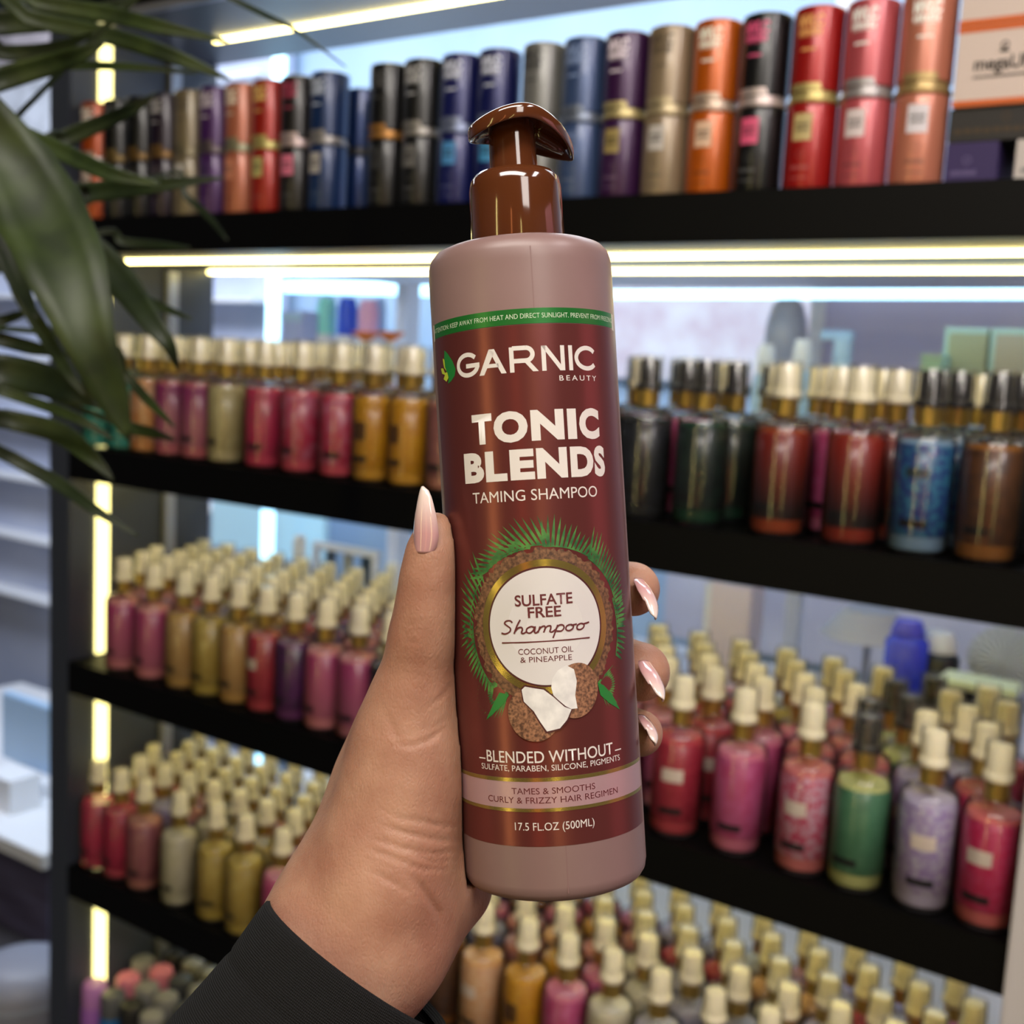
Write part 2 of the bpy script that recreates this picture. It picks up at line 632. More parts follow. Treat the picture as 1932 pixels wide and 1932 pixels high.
# ------------------------------------------------------------------ lettering helpers
def text_mesh(txt, bold=0.0, shear=0.0, spacing=1.0):
    cu = bpy.data.curves.new('lettering', 'FONT')
    cu.body = txt
    cu.size = 1.0
    cu.offset = bold
    cu.shear = shear
    cu.space_character = spacing
    cu.resolution_u = 4
    cu.fill_mode = 'FRONT'
    ob = bpy.data.objects.new('lettering_curve', cu)
    COL.objects.link(ob)
    dg = bpy.context.evaluated_depsgraph_get()
    me = bpy.data.meshes.new_from_object(ob.evaluated_get(dg), depsgraph=dg)
    bpy.data.objects.remove(ob)
    bpy.data.curves.remove(cu)
    bm = bmesh.new()
    bm.from_mesh(me)
    bpy.data.meshes.remove(me)
    bmesh.ops.triangulate(bm, faces=bm.faces[:])
    return bm


_h = text_mesh('H')
CAPH = max(v.co.y for v in _h.verts) - min(v.co.y for v in _h.verts)
_h.free()


def place_text(txt, u0, u1, v0, cap, bold=0.0, shear=0.0, spacing=1.0):
    """flat lettering: fills u0..u1, baseline v0, capital height cap (same unit as the result)"""
    bm = text_mesh(txt, bold, shear, spacing)
    xs = [v.co.x for v in bm.verts]
    lo, hi = min(xs), max(xs)
    for v in bm.verts:
        v.co.x = u0 + (v.co.x - lo) / (hi - lo) * (u1 - u0)
        v.co.y = v0 + v.co.y / CAPH * cap
        v.co.z = 0
    return bm


def wrap(bm, R, lift, step=None):
    """bend a flat (u, v) mesh round a cylinder of radius R whose front is -y"""
    if step:
        us = [v.co.x for v in bm.verts]
        k = math.floor(min(us) / step) + 1
        while k * step < max(us):
            bmesh.ops.bisect_plane(bm, geom=bm.verts[:] + bm.edges[:] + bm.faces[:], dist=1e-7,
                                   plane_co=(k * step, 0, 0), plane_no=(1, 0, 0))
            k += 1
    for v in bm.verts:
        a = v.co.x / R
        v.co = Vector(((R + lift) * math.sin(a), -(R + lift) * math.cos(a), v.co.y))
    bm.normal_update()
    for f in bm.faces:
        c = f.calc_center_median()
        if f.normal.x * c.x + f.normal.y * c.y < 0:
            f.normal_flip()
    return bm


def merge(*bms):
    out = bmesh.new()
    for b in bms:
        me = bpy.data.meshes.new('tmp')
        b.to_mesh(me)
        b.free()
        out.from_mesh(me)
        bpy.data.meshes.remove(me)
    return out


def poly(pts):
    bm = bmesh.new()
    f = bm.faces.new([bm.verts.new((p[0], p[1], 0)) for p in pts])
    bmesh.ops.triangulate(bm, faces=[f])
    return bm


def rect(u0, v0, u1, v1):
    return poly([(u0, v0), (u1, v0), (u1, v1), (u0, v1)])


def ring(cu, cv, r0, r1, n=72, rag=0.0):
    bm = bmesh.new()
    A, B = [], []
    for i in range(n):
        a = 2 * PI * i / n
        q = 1 + rag * random.uniform(-1, 1)
        A.append(bm.verts.new((cu + r0 * math.cos(a), cv + r0 * math.sin(a), 0)))
        B.append(bm.verts.new((cu + r1 * q * math.cos(a), cv + r1 * q * math.sin(a), 0)))
    for i in range(n):
        j = (i + 1) % n
        bm.faces.new((A[i], B[i], B[j], A[j]))
    return bm


def stroke(pts, w):
    """flat band of width w along a smooth line through pts"""
    P = [Vector((p[0], p[1])) for p in pts]
    Q = []
    n = len(P)
    for i in range(n - 1):
        p0, p1, p2, p3 = P[max(i - 1, 0)], P[i], P[i + 1], P[min(i + 2, n - 1)]
        for k in range(6):
            t = k / 6
            Q.append(0.5 * ((2 * p1) + (p2 - p0) * t + (2 * p0 - 5 * p1 + 4 * p2 - p3) * t * t + (3 * p1 - p0 - 3 * p2 + p3) * t ** 3))
    Q.append(P[-1])
    bm = bmesh.new()
    L, Rr = [], []
    for i, q in enumerate(Q):
        t = (Q[min(i + 1, len(Q) - 1)] - Q[max(i - 1, 0)]).normalized()
        nn = Vector((-t.y, t.x)) * w / 2
        L.append(bm.verts.new((q.x + nn.x, q.y + nn.y, 0)))
        Rr.append(bm.verts.new((q.x - nn.x, q.y - nn.y, 0)))
    for i in range(len(Q) - 1):
        bm.faces.new((L[i], Rr[i], Rr[i + 1], L[i + 1]))
    return bm


# ------------------------------------------------------------------ perfume cans on the top shelf
CR = 0.0275


def fine_print(u0, u1, v0, h, n):
    """a line of print too small to read: a row of short marks"""
    w = (u1 - u0) / n
    return merge(*[rect(u0 + k * w, v0, u0 + (k + 0.78) * w, v0 + h * (1.0 if k % 3 else 0.86)) for k in range(n)])


can_low = lathe([(0, 0.002), (0.024, 0.0), (0.0262, 0.0005), (0.0270, 0.003), (CR, 0.006), (CR, 0.086), (0.0268, 0.0885), (0.0255, 0.0895), (0, 0.0895)], 36, 'can_body')
can_band = lathe([(0, 0.0895), (0.0268, 0.0896), (0.0284, 0.0905), (0.0284, 0.0935), (0.0262, 0.0945), (0.0258, 0.1010), (0.0250, 0.1015), (0, 0.1015)], 36, 'band')
can_top = lathe([(0, 0.1015), (0.0262, 0.1016), (CR, 0.1026), (CR, 0.184), (0.0268, 0.1875), (0.0240, 0.189), (0.0225, 0.1885), (0.0215, 0.1865), (0, 0.1865)], 36, 'can_cap')
logo_bm = merge(place_text('MVLC', -0.0140, 0.0140, 0.1665, 0.0115, 0.055), fine_print(-0.0135, 0.0135, 0.1580, 0.0066, 7),
                rect(-0.012, 0.1562, 0.012, 0.1568), fine_print(-0.008, 0.008, 0.142, 0.0030, 8))
logo_me = from_bm(wrap(logo_bm, CR, 0.00012, 0.003), 'logo', False)
lpan_me = from_bm(wrap(rect(-0.0105, 0.050, 0.0105, 0.078), CR, 0.00012, 0.003), 'label_panel', False)
licon = merge(ring(0, 0.036, 0.0035, 0.0042, 24), fine_print(-0.010, 0.010, 0.020, 0.0042, 8), rect(-0.009, 0.0105, 0.009, 0.012))
licon_me = from_bm(wrap(licon, CR, 0.00012, 0.003), 'icon', False)
ltxt_me = from_bm(wrap(merge(fine_print(-0.0075, 0.0075, 0.065, 0.0036, 6), fine_print(-0.007, 0.007, 0.0595, 0.0036, 6)), CR, 0.00022, 0.003), 'label_text', False)

tab_me = from_bm(wrap(poly([(-0.0200, 0.1016), (0.0180, 0.1016), (0.0150, 0.1092), (-0.0185, 0.1092)]), CR, 0.00015, 0.003), 'band_tab', False)
# px of the middle, body colour, band colour, logo colour, label colour, words
CANS = [(173, (206, 84, 20), (180, 170, 165), (230, 215, 205), (220, 200, 190), 'orange'),
        (216, (20, 20, 24), (110, 90, 50), (90, 90, 92), (60, 58, 56), 'black and gold'),
        (262, (16, 16, 18), (110, 84, 44), (70, 70, 70), (50, 46, 40), 'plain black'),
        (308, (40, 24, 46), (120, 90, 50), (150, 148, 150), (70, 60, 70), 'black-purple'),
        (351, (150, 134, 104), (130, 120, 96), (90, 80, 62), (190, 186, 180), 'khaki'),
        (400, (84, 36, 112), (96, 84, 90), (180, 170, 180), (70, 40, 96), 'violet'),
        (449, (214, 124, 92), (150, 146, 120), (235, 200, 180), (214, 140, 110), 'peach'),
        (503, (190, 36, 22), (190, 176, 110), (196, 160, 90), (186, 176, 110), 'scarlet and gold'),
        (556, (34, 30, 32), (190, 170, 170), (176, 60, 90), (226, 120, 150), 'black with pink panel'),
        (620, (24, 56, 112), (150, 146, 146), (170, 180, 200), (176, 170, 166), 'navy blue'),
        (733, (26, 26, 28), (170, 120, 60), (80, 80, 80), (50, 50, 50), 'black with copper band'),
        (797, (34, 34, 34), (150, 146, 140), (160, 160, 160), (110, 108, 104), 'charcoal'),
        (868, (28, 36, 112), (130, 140, 170), (190, 196, 220), (80, 150, 206), 'royal blue'),
        (938, (26, 34, 108), (130, 140, 170), (190, 196, 220), (70, 150, 200), 'deep blue'),
        (1022, (146, 146, 142), (150, 150, 150), (60, 60, 62), (180, 180, 176), 'silver'),
        (1100, (76, 100, 150), (120, 130, 150), (110, 130, 170), (96, 116, 160), 'slate blue'),
        (1166, (72, 30, 84), (186, 170, 120), (214, 200, 214), (160, 140, 84), 'dark purple'),
        (1249, (170, 148, 118), (180, 164, 130), (92, 78, 60), (196, 190, 184), 'sand'),
        (1337, (222, 104, 16), (190, 168, 150), (236, 214, 196), (226, 190, 160), 'bright orange'),
        (1437, (24, 24, 26), (196, 180, 176), (190, 70, 110), (226, 90, 130), 'black with rose panel'),
        (1535, (190, 30, 28), (190, 172, 110), (196, 140, 80), (196, 176, 120), 'red and gold'),
        (1634, (216, 96, 104), (166, 160, 160), (240, 210, 206), (220, 206, 206), 'pink'),
        (1738, (226, 140, 112), (176, 150, 100), (244, 216, 204), (220, 214, 220), 'coral')]
TW = TOPS[1] + 0.0004
last = None
for n, (px, cb, cbd, cl, cp, word) in enumerate(CANS):
    yc = YF + 0.034
    for _ in range(4):
        py = proj((at_y(px, 300, yc)[0], yc, TW + 0.09))[1]
        xx = at_y(px, py, yc)[0]
    if last is not None:
        xx = max(xx, last + 0.0575)
    xx = max(xx, XL + 0.0305)
    last = xx
    t = setp(empty('perfume_can', (xx, yc, TW), random.uniform(-0.12, 0.16)),
             f'tall {word} perfume can with a metal band round its middle', 'can', 'perfume cans on the top shelf')
    key = word.replace(' ', '_').replace('-', '_')
    body = mat('can_' + key, [c * 0.84 for c in cb], 0.34, 0.25, 0.25)
    link('can_body', with_mat(can_low, body), None, t)
    link('can_cap', with_mat(can_top, body), None, t)
    mb_ = link('metal_band', with_mat(can_band, mat('band_' + key, cbd, 0.35, 0.5)), None, t)
    link('band_tab', with_mat(tab_me, MATS['band_' + key]), None, mb_)
    link('logo', with_mat(logo_me, mat('logo_' + key, [min(255, c * 1.15 + 12) if sum(cl) > 330 else c for c in cl], 0.5)), None, t)
    lp = link('label_panel', with_mat(lpan_me, mat('panel_' + key, cp, 0.5)), None, t)
    link('label_text', with_mat(ltxt_me, mat('label_ink_' + key, [c * 0.45 for c in cp], 0.5)), None, lp)
    link('icon', with_mat(licon_me, mat('icon_' + key, [min(255, c * 0.55 + 60) if sum(cb) < 330 else c * 0.6 for c in cb], 0.5)), None, t)

# a second, half hidden row of cans peeping between them
for px, cb, word, sc in ((682, (24, 50, 104), 'slim dark blue', 0.95), (1072, (60, 62, 66), 'slim grey', 0.97)):
    p = at_y(px, 290, YF + 0.095)
    t = setp(empty('perfume_can', (p[0], YF + 0.095, TW), 0.1), f'{word} perfume can standing behind the front cans', 'can', 'perfume cans behind')
    t.scale = (0.85, 0.85, sc)
    body = mat('can_' + word.replace(' ', '_'), cb, 0.32, 0.35, 0.3)
    link('can_body', with_mat(can_low, body), None, t)
    link('can_cap', with_mat(can_top, body), None, t)
    link('metal_band', with_mat(can_band, mat('band_dark', (60, 60, 66), 0.35, 0.5)), None, t)

# boxes at the end of the top shelf
m_card = mat('white_card', (214, 196, 186), 0.55)
m_cardo = mat('orange_card_edge', (206, 96, 30), 0.5)
bx0 = last + 0.034
for k, (z0, z1, lab, cat) in enumerate(((TW + 0.0735, TW + 0.150, 'white shelf box with orange edges and black lettering under another box', 'box'),
                                        (TW + 0.1505, TW + 0.227, 'topmost white box with an orange edge, nearly cut by the picture edge', 'box'))):
    t = setp(empty('carton', (bx0, YF + 0.016, z0)), lab, cat, 'white cartons stacked beside the cans')
    w, h, d = XR - 0.004 - bx0, z1 - z0, 0.17
    box('carton_body', (0, 0, 0), (w, d, h), m_card, t, 0.001)
    box('orange_edge', (-0.0002, -0.0004, 0), (w, 0.0, 0.006), m_cardo, t)
    box('orange_edge', (-0.0002, -0.0004, h - 0.006), (w, 0.0, h), m_cardo, t)
    if k == 0:
        bm = merge(place_text('megaUP!', 0.018, 0.074, 0.034, 0.0120, 0.02), fine_print(0.018, 0.076, 0.0265, 0.0022, 22),
                   ring(0.045, 0.0560, 0.0024, 0.0038, 20), rect(0.041, 0.0495, 0.049, 0.0520))
    else:
        bm = merge(place_text('megaUP!', 0.018, 0.074, 0.034, 0.0120, 0.02))
    for v in bm.verts:
        v.co = Vector((v.co.x, -0.0006, v.co.y))
    link('lettering', from_bm(bm, 'lettering', False), mat('black_ink', (26, 24, 24), 0.6), t)
low = [(bx0 - 0.002, 0.050, TW, TW + 0.040, (44, 26, 84), 'small purple box at the bottom of the pile beside the cans', (96, 84, 130)),
       (bx0 + 0.064, 0.060, TW, TW + 0.040, (196, 188, 184), 'small pale box beside the purple one under the white boxes', (120, 120, 124)),
       (bx0 - 0.002, 0.128, TW + 0.0404, TW + 0.0730, (30, 26, 24), 'flat dark brown box between the purple and white boxes', (66, 48, 24))]
for x0, w, z0, z1, c, lab, ink in low:
    t = setp(empty('carton', (x0, YF + 0.02, z0)), lab, 'box')
    box('carton_body', (0, 0, 0), (w, 0.15, z1 - z0), mat('card_%d_%d_%d' % c, c, 0.55), t, 0.0008)
    bm = merge(fine_print(0.006, w * 0.62, 0.008, 0.005, 8), ring(w * 0.42, 0.0225, 0.0030, 0.0042, 20))
    for v in bm.verts:
        v.co = Vector((v.co.x, -0.0003, v.co.y))
    link('lettering', from_bm(bm, 'lettering', False), mat('box_ink_%d' % ink[0], ink, 0.6), t)

# ------------------------------------------------------------------ small cans on the bottom shelf
roll = lathe([(0, 0.001), (0.020, 0.0), (0.0235, 0.001), (0.024, 0.004), (0.024, 0.098), (0.0215, 0.106), (0, 0.106)], 24, 'can_body')
rcap = lathe([(0, 0.1062), (0.0215, 0.1064), (0.0222, 0.109), (0.0218, 0.142), (0.019, 0.1475), (0.012, 0.149), (0, 0.149)], 24, 'lid')
rstripe = lathe([(0.02395, 0.060), (0.0243, 0.0602), (0.0243, 0.072), (0.02395, 0.0722)], 24, 'stripe', False)
ROLL = {'black': ((24, 24, 26), (34, 34, 36)), 'black, grey-topped': ((26, 26, 28), (132, 130, 128)), 'sky blue': ((30, 110, 180), (40, 120, 190)),
        'lilac': ((170, 110, 200), (190, 130, 200)), 'pink': ((206, 120, 150), (220, 130, 150)), 'navy': ((26, 44, 84), (60, 62, 68)), 'blue with grey lid': ((30, 110, 180), (90, 92, 96))}
first_row = ['lilac', 'blue with grey lid', 'black', 'black, grey-topped', 'black', 'black, grey-topped', 'black, grey-topped', 'black', 'black, grey-topped', 'black']
RM = {}
for r in range(5):
    x = XL + 0.030 + (0.026 if r % 2 else 0)
    for n in range(10):
        if r == 0:
            k = first_row[n]
        else:
            k = random.choice(['black', 'black, grey-topped', 'black, grey-topped', 'navy'])
            if n < 2 and r < 3:
                k = 'pink' if (r, n) in ((1, 0), (2, 1)) else 'black, grey-topped'
            if (r, n) in ((3, 3), (2, 4)):
                k = 'sky blue'
        if k not in RM:
            kk = k.replace(' ', '_').replace(',', '').replace('-', '_')
            RM[k] = (with_mat(roll, mat('small_can_' + kk, ROLL[k][0], 0.35, 0.2)), with_mat(rcap, mat('small_lid_' + kk, ROLL[k][1], 0.4)),
                     with_mat(rstripe, mat('small_can_stripe', (120, 120, 124), 0.4)))
        t = setp(empty('deodorant_can', (x, YF + 0.036 + r * 0.054, TOPS[5] + 0.0004), random.uniform(-0.5, 0.5)),
                 f'short {k} can, {ORD[n]} from the dark panel, {ORD[r]} row, bottom shelf', 'can', 'short cans on the bottom shelf')
        link('can_body', RM[k][0], None, t)
        link('lid', RM[k][1], None, t)
        link('stripe', RM[k][2], None, t)
        x += 0.0535

# ------------------------------------------------------------------ what stands behind the shelving
m_wht = mat('rear_white', (226, 228, 234), 0.5)
m_grey = mat('rear_grey', (150, 156, 170), 0.5)
m_paleblue = mat('pale_blue_card', (176, 206, 232), 0.5)
m_lace = noisy('pale_floral_print', (222, 222, 232), (204, 190, 204), 14, 0.6, detail=6)
YR = 1.62


def rear_shelf(z, lab):
    t = setp(empty('rear_display', (-0.9, 1.86, z)), lab, 'display shelf')
    box('board', (-0.86, -0.26, -0.03), (0.72, 0.26, 0), m_wht, t, 0.002)
    for x in (-0.80, 0.66):
        box('support', (x - 0.015, 0.20, -0.36), (x + 0.015, 0.25, -0.03), m_wht, t)
    if z < 1.8:
        box('led_strip', (-0.84, -0.258, -0.036), (0.70, -0.246, -0.03), m_rear_fill, t)  # hidden strip added under each rear board to brighten the goods
    return t


for z, lab in ((TOPS[1], 'white rear display board behind the cans'), (TOPS[2], 'white rear display board behind the shelf under the cans'),
               (TOPS[3], 'white rear display board behind the middle shelf'), (TOPS[4], 'white rear display board behind the lowest bottle shelf')):
    rear_shelf(z, lab)
Z2, Z3 = TOPS[2] + 0.0005, TOPS[3] + 0.0005


def rx(px, py, Y):
    return at_y(px, py, Y)[0]


def rz(px, py, Y):
    return at_y(px, py, Y)[2]


# light tubes of the rear aisle
def light_tube(name, p, q, m, lab, thick=0.012):
    o = link(name, tube([p, q], thick, 10, name), m)
    setp(o, lab, 'lamp')
    return o


xt = rx(516, 560, 2.22)
light_tube('tube_lamp', (xt, 2.22, 0.0), (xt, 2.22, 2.69), m_ledc, 'upright cool white tube lamp glowing behind the unit', 0.018)
a_, b_ = at_y(526, 541, 2.24), at_y(835, 548, 2.24)
zc_ = (a_[2] + b_[2]) / 2
light_tube('strip_lamp', (a_[0] + 0.03, 2.24, a_[2]), (b_[0], 2.24, b_[2]), m_ledc, 'level cool strip lamp joined to the upright tube lamp', 0.015)
a_, b_ = at_y(1100, 556, 1.585), at_y(1960, 549, 1.585)
light_tube('strip_lamp', (a_[0], 1.585, a_[2]), (b_[0] + 0.40, 1.585, b_[2]), m_ledc, 'long cool strip lamp below the warm strips, above black-capped bottles', 0.0065)


def standing(name, px, ptop, Y, z, prof, parts, lab, cat, scale=None):
    """lathed thing standing at picture x px whose top shows at ptop"""
    x, zt = rx(px, ptop, Y), rz(px, ptop, Y)
    t = setp(empty(name, (x, Y, z)), lab, cat)
    h = zt - z
    for nm, pr, m in parts:
        link(nm, lathe([(r, q * h) for r, q in pr], 24, nm), m, t)
    return t


CYL = [(0, 0), (1, 0), (1, 1), (0, 1)]


def jar(px, ptop, Y, z, r, mb, ml, lab, f=0.74, cat='bottle', name='pump_bottle'):
    return standing(name, px, ptop, Y, z, None, [('bottle_body', [(0, 0), (r * 0.95, 0), (r, 0.02), (r, f - 0.04), (r * 0.75, f), (0, f)], mb),
                                                ('lid', [(0, f), (r * 0.8, f), (r * 0.8, 0.93), (r * 0.6, 1.0), (0, 1)], ml)], lab, cat)


jar(617, 560, 1.80, Z2, 0.026, m_wht, mat('mint_lid', (140, 226, 218), 0.4), 'white bottle with a mint green lid behind the cream caps')
jar(657, 562, 1.80, Z2, 0.026, m_wht, mat('blue_lid', (40, 84, 226), 0.4), 'white bottle with a bright blue lid between mint and pink ones')
jar(696, 566, 1.80, Z2, 0.026, m_wht, mat('pink_lid', (226, 170, 210), 0.4), 'white bottle with a pale pink lid beside the blue one')
jar(717, 563, 1.86, Z2, 0.018, m_wht, mat('pale_blue_lid', (160, 190, 236), 0.4), 'slim white bottle half hidden behind the pink-lidded one')
t = setp(empty('carton', (rx(578, 590, 1.76), 1.76, Z2)), 'pale lilac carton beside the mint-lidded bottle', 'box')
box('carton_body', (-0.040, -0.03, 0), (0.016, 0.03, rz(578, 588, 1.76) - Z2), mat('pale_lilac_card', (176, 188, 232), 0.5), t, 0.002)
box('flap', (-0.040, -0.031, rz(578, 588, 1.76) - Z2 - 0.022), (0.016, -0.03, rz(578, 588, 1.76) - Z2 - 0.004), m_paleblue, t)
for px, lab in ((690, 'shallow orange dish just above the cream caps'), (737, 'second orange dish, nearer to the held bottle')):
    x, z = rx(px, 632, 1.66), rz(px, 632, 1.66)
    t = setp(empty('dish', (x, 1.66, Z2)), lab, 'dish', 'orange dishes')
    link('dish_bowl', lathe([(0.006, z - Z2 - 0.012), (0.022, z - Z2), (0.028, z - Z2 + 0.006), (0.024, z - Z2 + 0.006), (0, z - Z2 - 0.004)], 24, 'dish_bowl'), mat('orange_dish', (240, 130, 40), 0.4), t)
    link('foot', lathe([(0, 0), (0.02, 0), (0.006, 0.01), (0.006, z - Z2 - 0.012)], 20, 'foot'), m_wht, t)

# right-hand half of the same bay
o = box('poster', (rx(1130, 620, 2.6), 2.6, rz(1300, 720, 2.6)), (rx(1530, 620, 2.6), 2.618, rz(1300, 560, 2.6) + 0.12), m_lace)
setp(o, 'pale floral poster on the rear wall seen above black caps', 'poster')
t = setp(empty('glass_cloche', (rx(1486, 600, 1.9), 1.9, Z2)), 'grey glass cloche in front of the floral poster', 'cloche')
hz = rz(1486, 558, 1.9) - Z2
link('dome', lathe([(0.035, 0.02), (0.037, hz * 0.75), (0.034, hz * 0.86), (0.026, hz * 0.95), (0.012, hz * 0.99), (0, hz)], 28, 'dome'), mat('smoky_dome', (176, 178, 192), 0.3), t)
link('base', lathe([(0, 0), (0.042, 0), (0.042, 0.018), (0, 0.018)], 28, 'base'), m_grey, t)
xw = rx(1543, 620, 2.14)
setp(box('post', (xw - 0.014, 2.13, 0.0), (xw + 0.014, 2.155, 2.69), m_wht), 'white upright post of the rear display beside the cloche', 'post')
o = box('slat_panel', (xw + 0.0142, 2.14, 1.40), (XR + 0.45, 2.16, 1.95), noisy('lilac_panel', (186, 182, 212), (196, 192, 218), 5, 0.5, stretch=(0.2, 1, 14)))
setp(o, 'lilac grey slatted panel behind the mint box', 'panel')
t = setp(empty('lotion_pump', (rx(1592, 640, 1.72), 1.72, Z2)), 'pale blue lotion pump standing behind cream caps', 'bottle')
hz = rz(1592, 624, 1.72) - Z2
link('bottle_body', lathe([(0, 0), (0.024, 0), (0.024, hz * 0.72), (0.016, hz * 0.8), (0, hz * 0.8)], 20, 'bottle_body'), m_paleblue, t)
link('pump_stem', lathe([(0.014, hz * 0.8), (0.014, hz * 0.94), (0, hz * 0.94)], 16, 'pump_stem'), m_paleblue, t)
box('pump_head', (-0.034, -0.008, hz * 0.94), (0.014, 0.008, hz), m_paleblue, t, 0.002)
for px, pt, lab in ((1447, 650, 'pale blue bottle standing in front of the cloche'), (1516, 640, 'pale blue bottle beside the white post')):
    jar(px, pt, 1.70, Z2, 0.018, m_paleblue, m_wht, lab, 0.8)
for x0, x1, pt, Y, c, lab in ((1784, 1866, 618, 1.66, (150, 160, 138), 'olive grey box with a mint edge behind black caps'),
                              (1872, 1960, 620, 1.66, (164, 162, 150), 'taupe box with a pale top, last behind the black caps'),
                              (1738, 1779, 668, 1.62, (160, 206, 200), 'low mint green box beside the olive grey one')):
    xa, xb, zt = rx(x0, pt, Y), min(rx(x1, pt, Y), XR + 0.2), rz((x0 + x1) / 2, pt, Y)
    t = setp(empty('carton', (xa, Y, Z2)), lab, 'box')
    box('carton_body', (0, 0, 0), (xb - xa, 0.06, zt - Z2), mat('rear_card_%d' % c[0], c, 0.5), t, 0.0015)
    box('edge_band', (0, -0.0006, zt - Z2 - 0.008), (xb - xa, 0, zt - Z2), mat('mint_edge', (164, 200, 200), 0.4), t)
    box('edge_band', (0, -0.0006, 0), (0.006, 0, zt - Z2 - 0.008), mat('mint_edge', (164, 200, 200), 0.4), t)

# bay above the middle shelf
o = box('lilac_panel', (rx(1255, 1130, 2.56), 2.56, 0.85), (rx(1990, 1200, 2.56), 2.58, 1.36), noisy('lilac_grey_panel', (176, 176, 196), (206, 206, 220), 3, 0.5))
setp(o, 'lilac grey wall panel behind the cobalt bottle and lampshade', 'panel')
o = box('light_panel', (rx(400, 960, 2.40), 2.40, 0.9), (rx(612, 980, 2.40), 2.42, 1.28), mat('pale_cyan_panel', (190, 226, 240), 0.4))
setp(o, 'pale cyan panel behind the middle shelf by the tube lamp', 'panel')
t = setp(empty('rack_frame', (0, 0, 0)), 'white rack frame behind caps on the middle shelf', 'rack')
fx0, fx1, fz1, fz0 = rx(592, 1030, 1.76), rx(713, 1040, 1.76), rz(650, 1030, 1.76), Z3
for a, q in (((fx0, 1.755, fz0), (fx0 + 0.012, 1.77, fz1)), ((fx1 - 0.012, 1.755, fz0), (fx1, 1.77, fz1)), ((fx0 + 0.012, 1.755, fz1 - 0.014), (fx1 - 0.012, 1.77, fz1))):
    box('frame_bar', a, q, m_wht, t)
for k, c in enumerate(((60, 66, 70), (170, 168, 150), (40, 60, 62))):
    xx = fx0 + 0.022 + k * (fx1 - fx0 - 0.03) / 3
    o = box('tester', (xx, 1.775, fz0), (xx + 0.016, 1.79, fz1 - 0.02), mat('tester_%d' % c[0], c, 0.4))
    setp(o, ['dark grey tester stick in the white rack frame', 'beige tester stick in the white rack frame', 'green-black tester stick in the white rack frame'][k], 'tester')
jar(566, 1010, 1.70, Z3, 0.017, m_wht, m_wht, 'small white bottle with a round lid beside the white rack frame', 0.72)
jar(742, 1062, 1.64, Z3, 0.018, m_wht, m_wht, 'white bottle near the thumb beyond the middle shelf caps', 0.8)
jar(1716, 1170, 1.66, Z3, 0.030, mat('cobalt_bottle', (52, 66, 220), 0.25), mat('violet_lid', (72, 74, 210), 0.3), 'cobalt blue bottle with a rounded blue lid behind cream caps', 0.90)
jar(1775, 1192, 1.70, Z3, 0.030, mat('black_jar', (30, 34, 38), 0.35), m_wht, 'black jar with a white lid beside the cobalt bottle', 0.86, 'jar', 'jar')
t = setp(empty('card_stack', (rx(1385, 1150, 1.78), 1.78, Z3)), 'upright pale pink box behind the middle shelf caps', 'box')
box('carton_body', (-0.04, -0.03, 0), (0.04, 0.03, rz(1385, 1100, 1.78) - Z3), mat('pale_pink_card', (222, 208, 218), 0.5), t, 0.002)
box('edge_band', (-0.04, -0.031, 0.0), (-0.03, -0.03, rz(1385, 1100, 1.78) - Z3), m_wht, t)
t = setp(empty('table_lamp', (rx(1640, 1180, 1.95), 1.95, Z3)), 'white tapered lampshade behind the cobalt bottle', 'lamp')
za, zb = rz(1640, 1200, 1.95) - Z3, rz(1640, 1150, 1.95) - Z3
link('lamp_shade', lathe([(0.082, za), (0.044, zb), (0.0, zb)], 28, 'lamp_shade'), m_wht, t)
link('stem', lathe([(0, 0), (0.03, 0), (0.006, 0.01), (0.006, za)], 16, 'stem'), m_grey, t)
# ridged glass plate standing on edge
xg, zg = rx(1895, 1248, 1.72), rz(1895, 1248, 1.72)
bm = bmesh.new()
nn = 24
R_ = 0.052
c0 = bm.verts.new((xg, 1.715, zg))
rv = [bm.verts.new((xg + R_ * math.cos(2 * PI * k / (nn * 2)) * (1 if k % 2 else 0.93), 1.72 + (0.004 if k % 2 else -0.004), zg + R_ * math.sin(2 * PI * k / (nn * 2)) * (1 if k % 2 else 0.93))) for k in range(nn * 2)]
for k in range(nn * 2):
    bm.faces.new((c0, rv[k], rv[(k + 1) % (nn * 2)]))
o = link('glass_plate', from_bm(bm, 'glass_plate', False), mat('frosted_glass', (190, 196, 208), 0.2))
o.modifiers.new('thickness', 'SOLIDIFY').thickness = 0.006
setp(o, 'round ridged glass plate propped near the white end panel', 'plate')
t = setp(empty('plate_stand', (xg, 1.73, Z3)), 'small grey stand holding the ridged glass plate', 'stand')
box('stand_block', (-0.03, -0.02, 0), (0.03, 0.025, zg - R_ - Z3), m_grey, t, 0.003)
xg, zg = rx(1850, 1296, 1.62), rz(1850, 1296, 1.62)
o = link('tray', from_bm(box_bm(bmesh.new(), xg - 0.055, 1.60, zg - 0.006, xg + 0.05, 1.66, zg + 0.008, 0.004), 'tray', False), mat('pale_green_tray', (226, 240, 214), 0.4))
setp(o, 'pale green tray on a black block behind the lilac bottle', 'tray')
o = box('display_block', (xg - 0.05, 1.605, Z3), (xg + 0.045, 1.655, zg - 0.0065), mat('block_black', (28, 30, 32), 0.4))
setp(o, 'black block carrying the pale green tray', 'block')

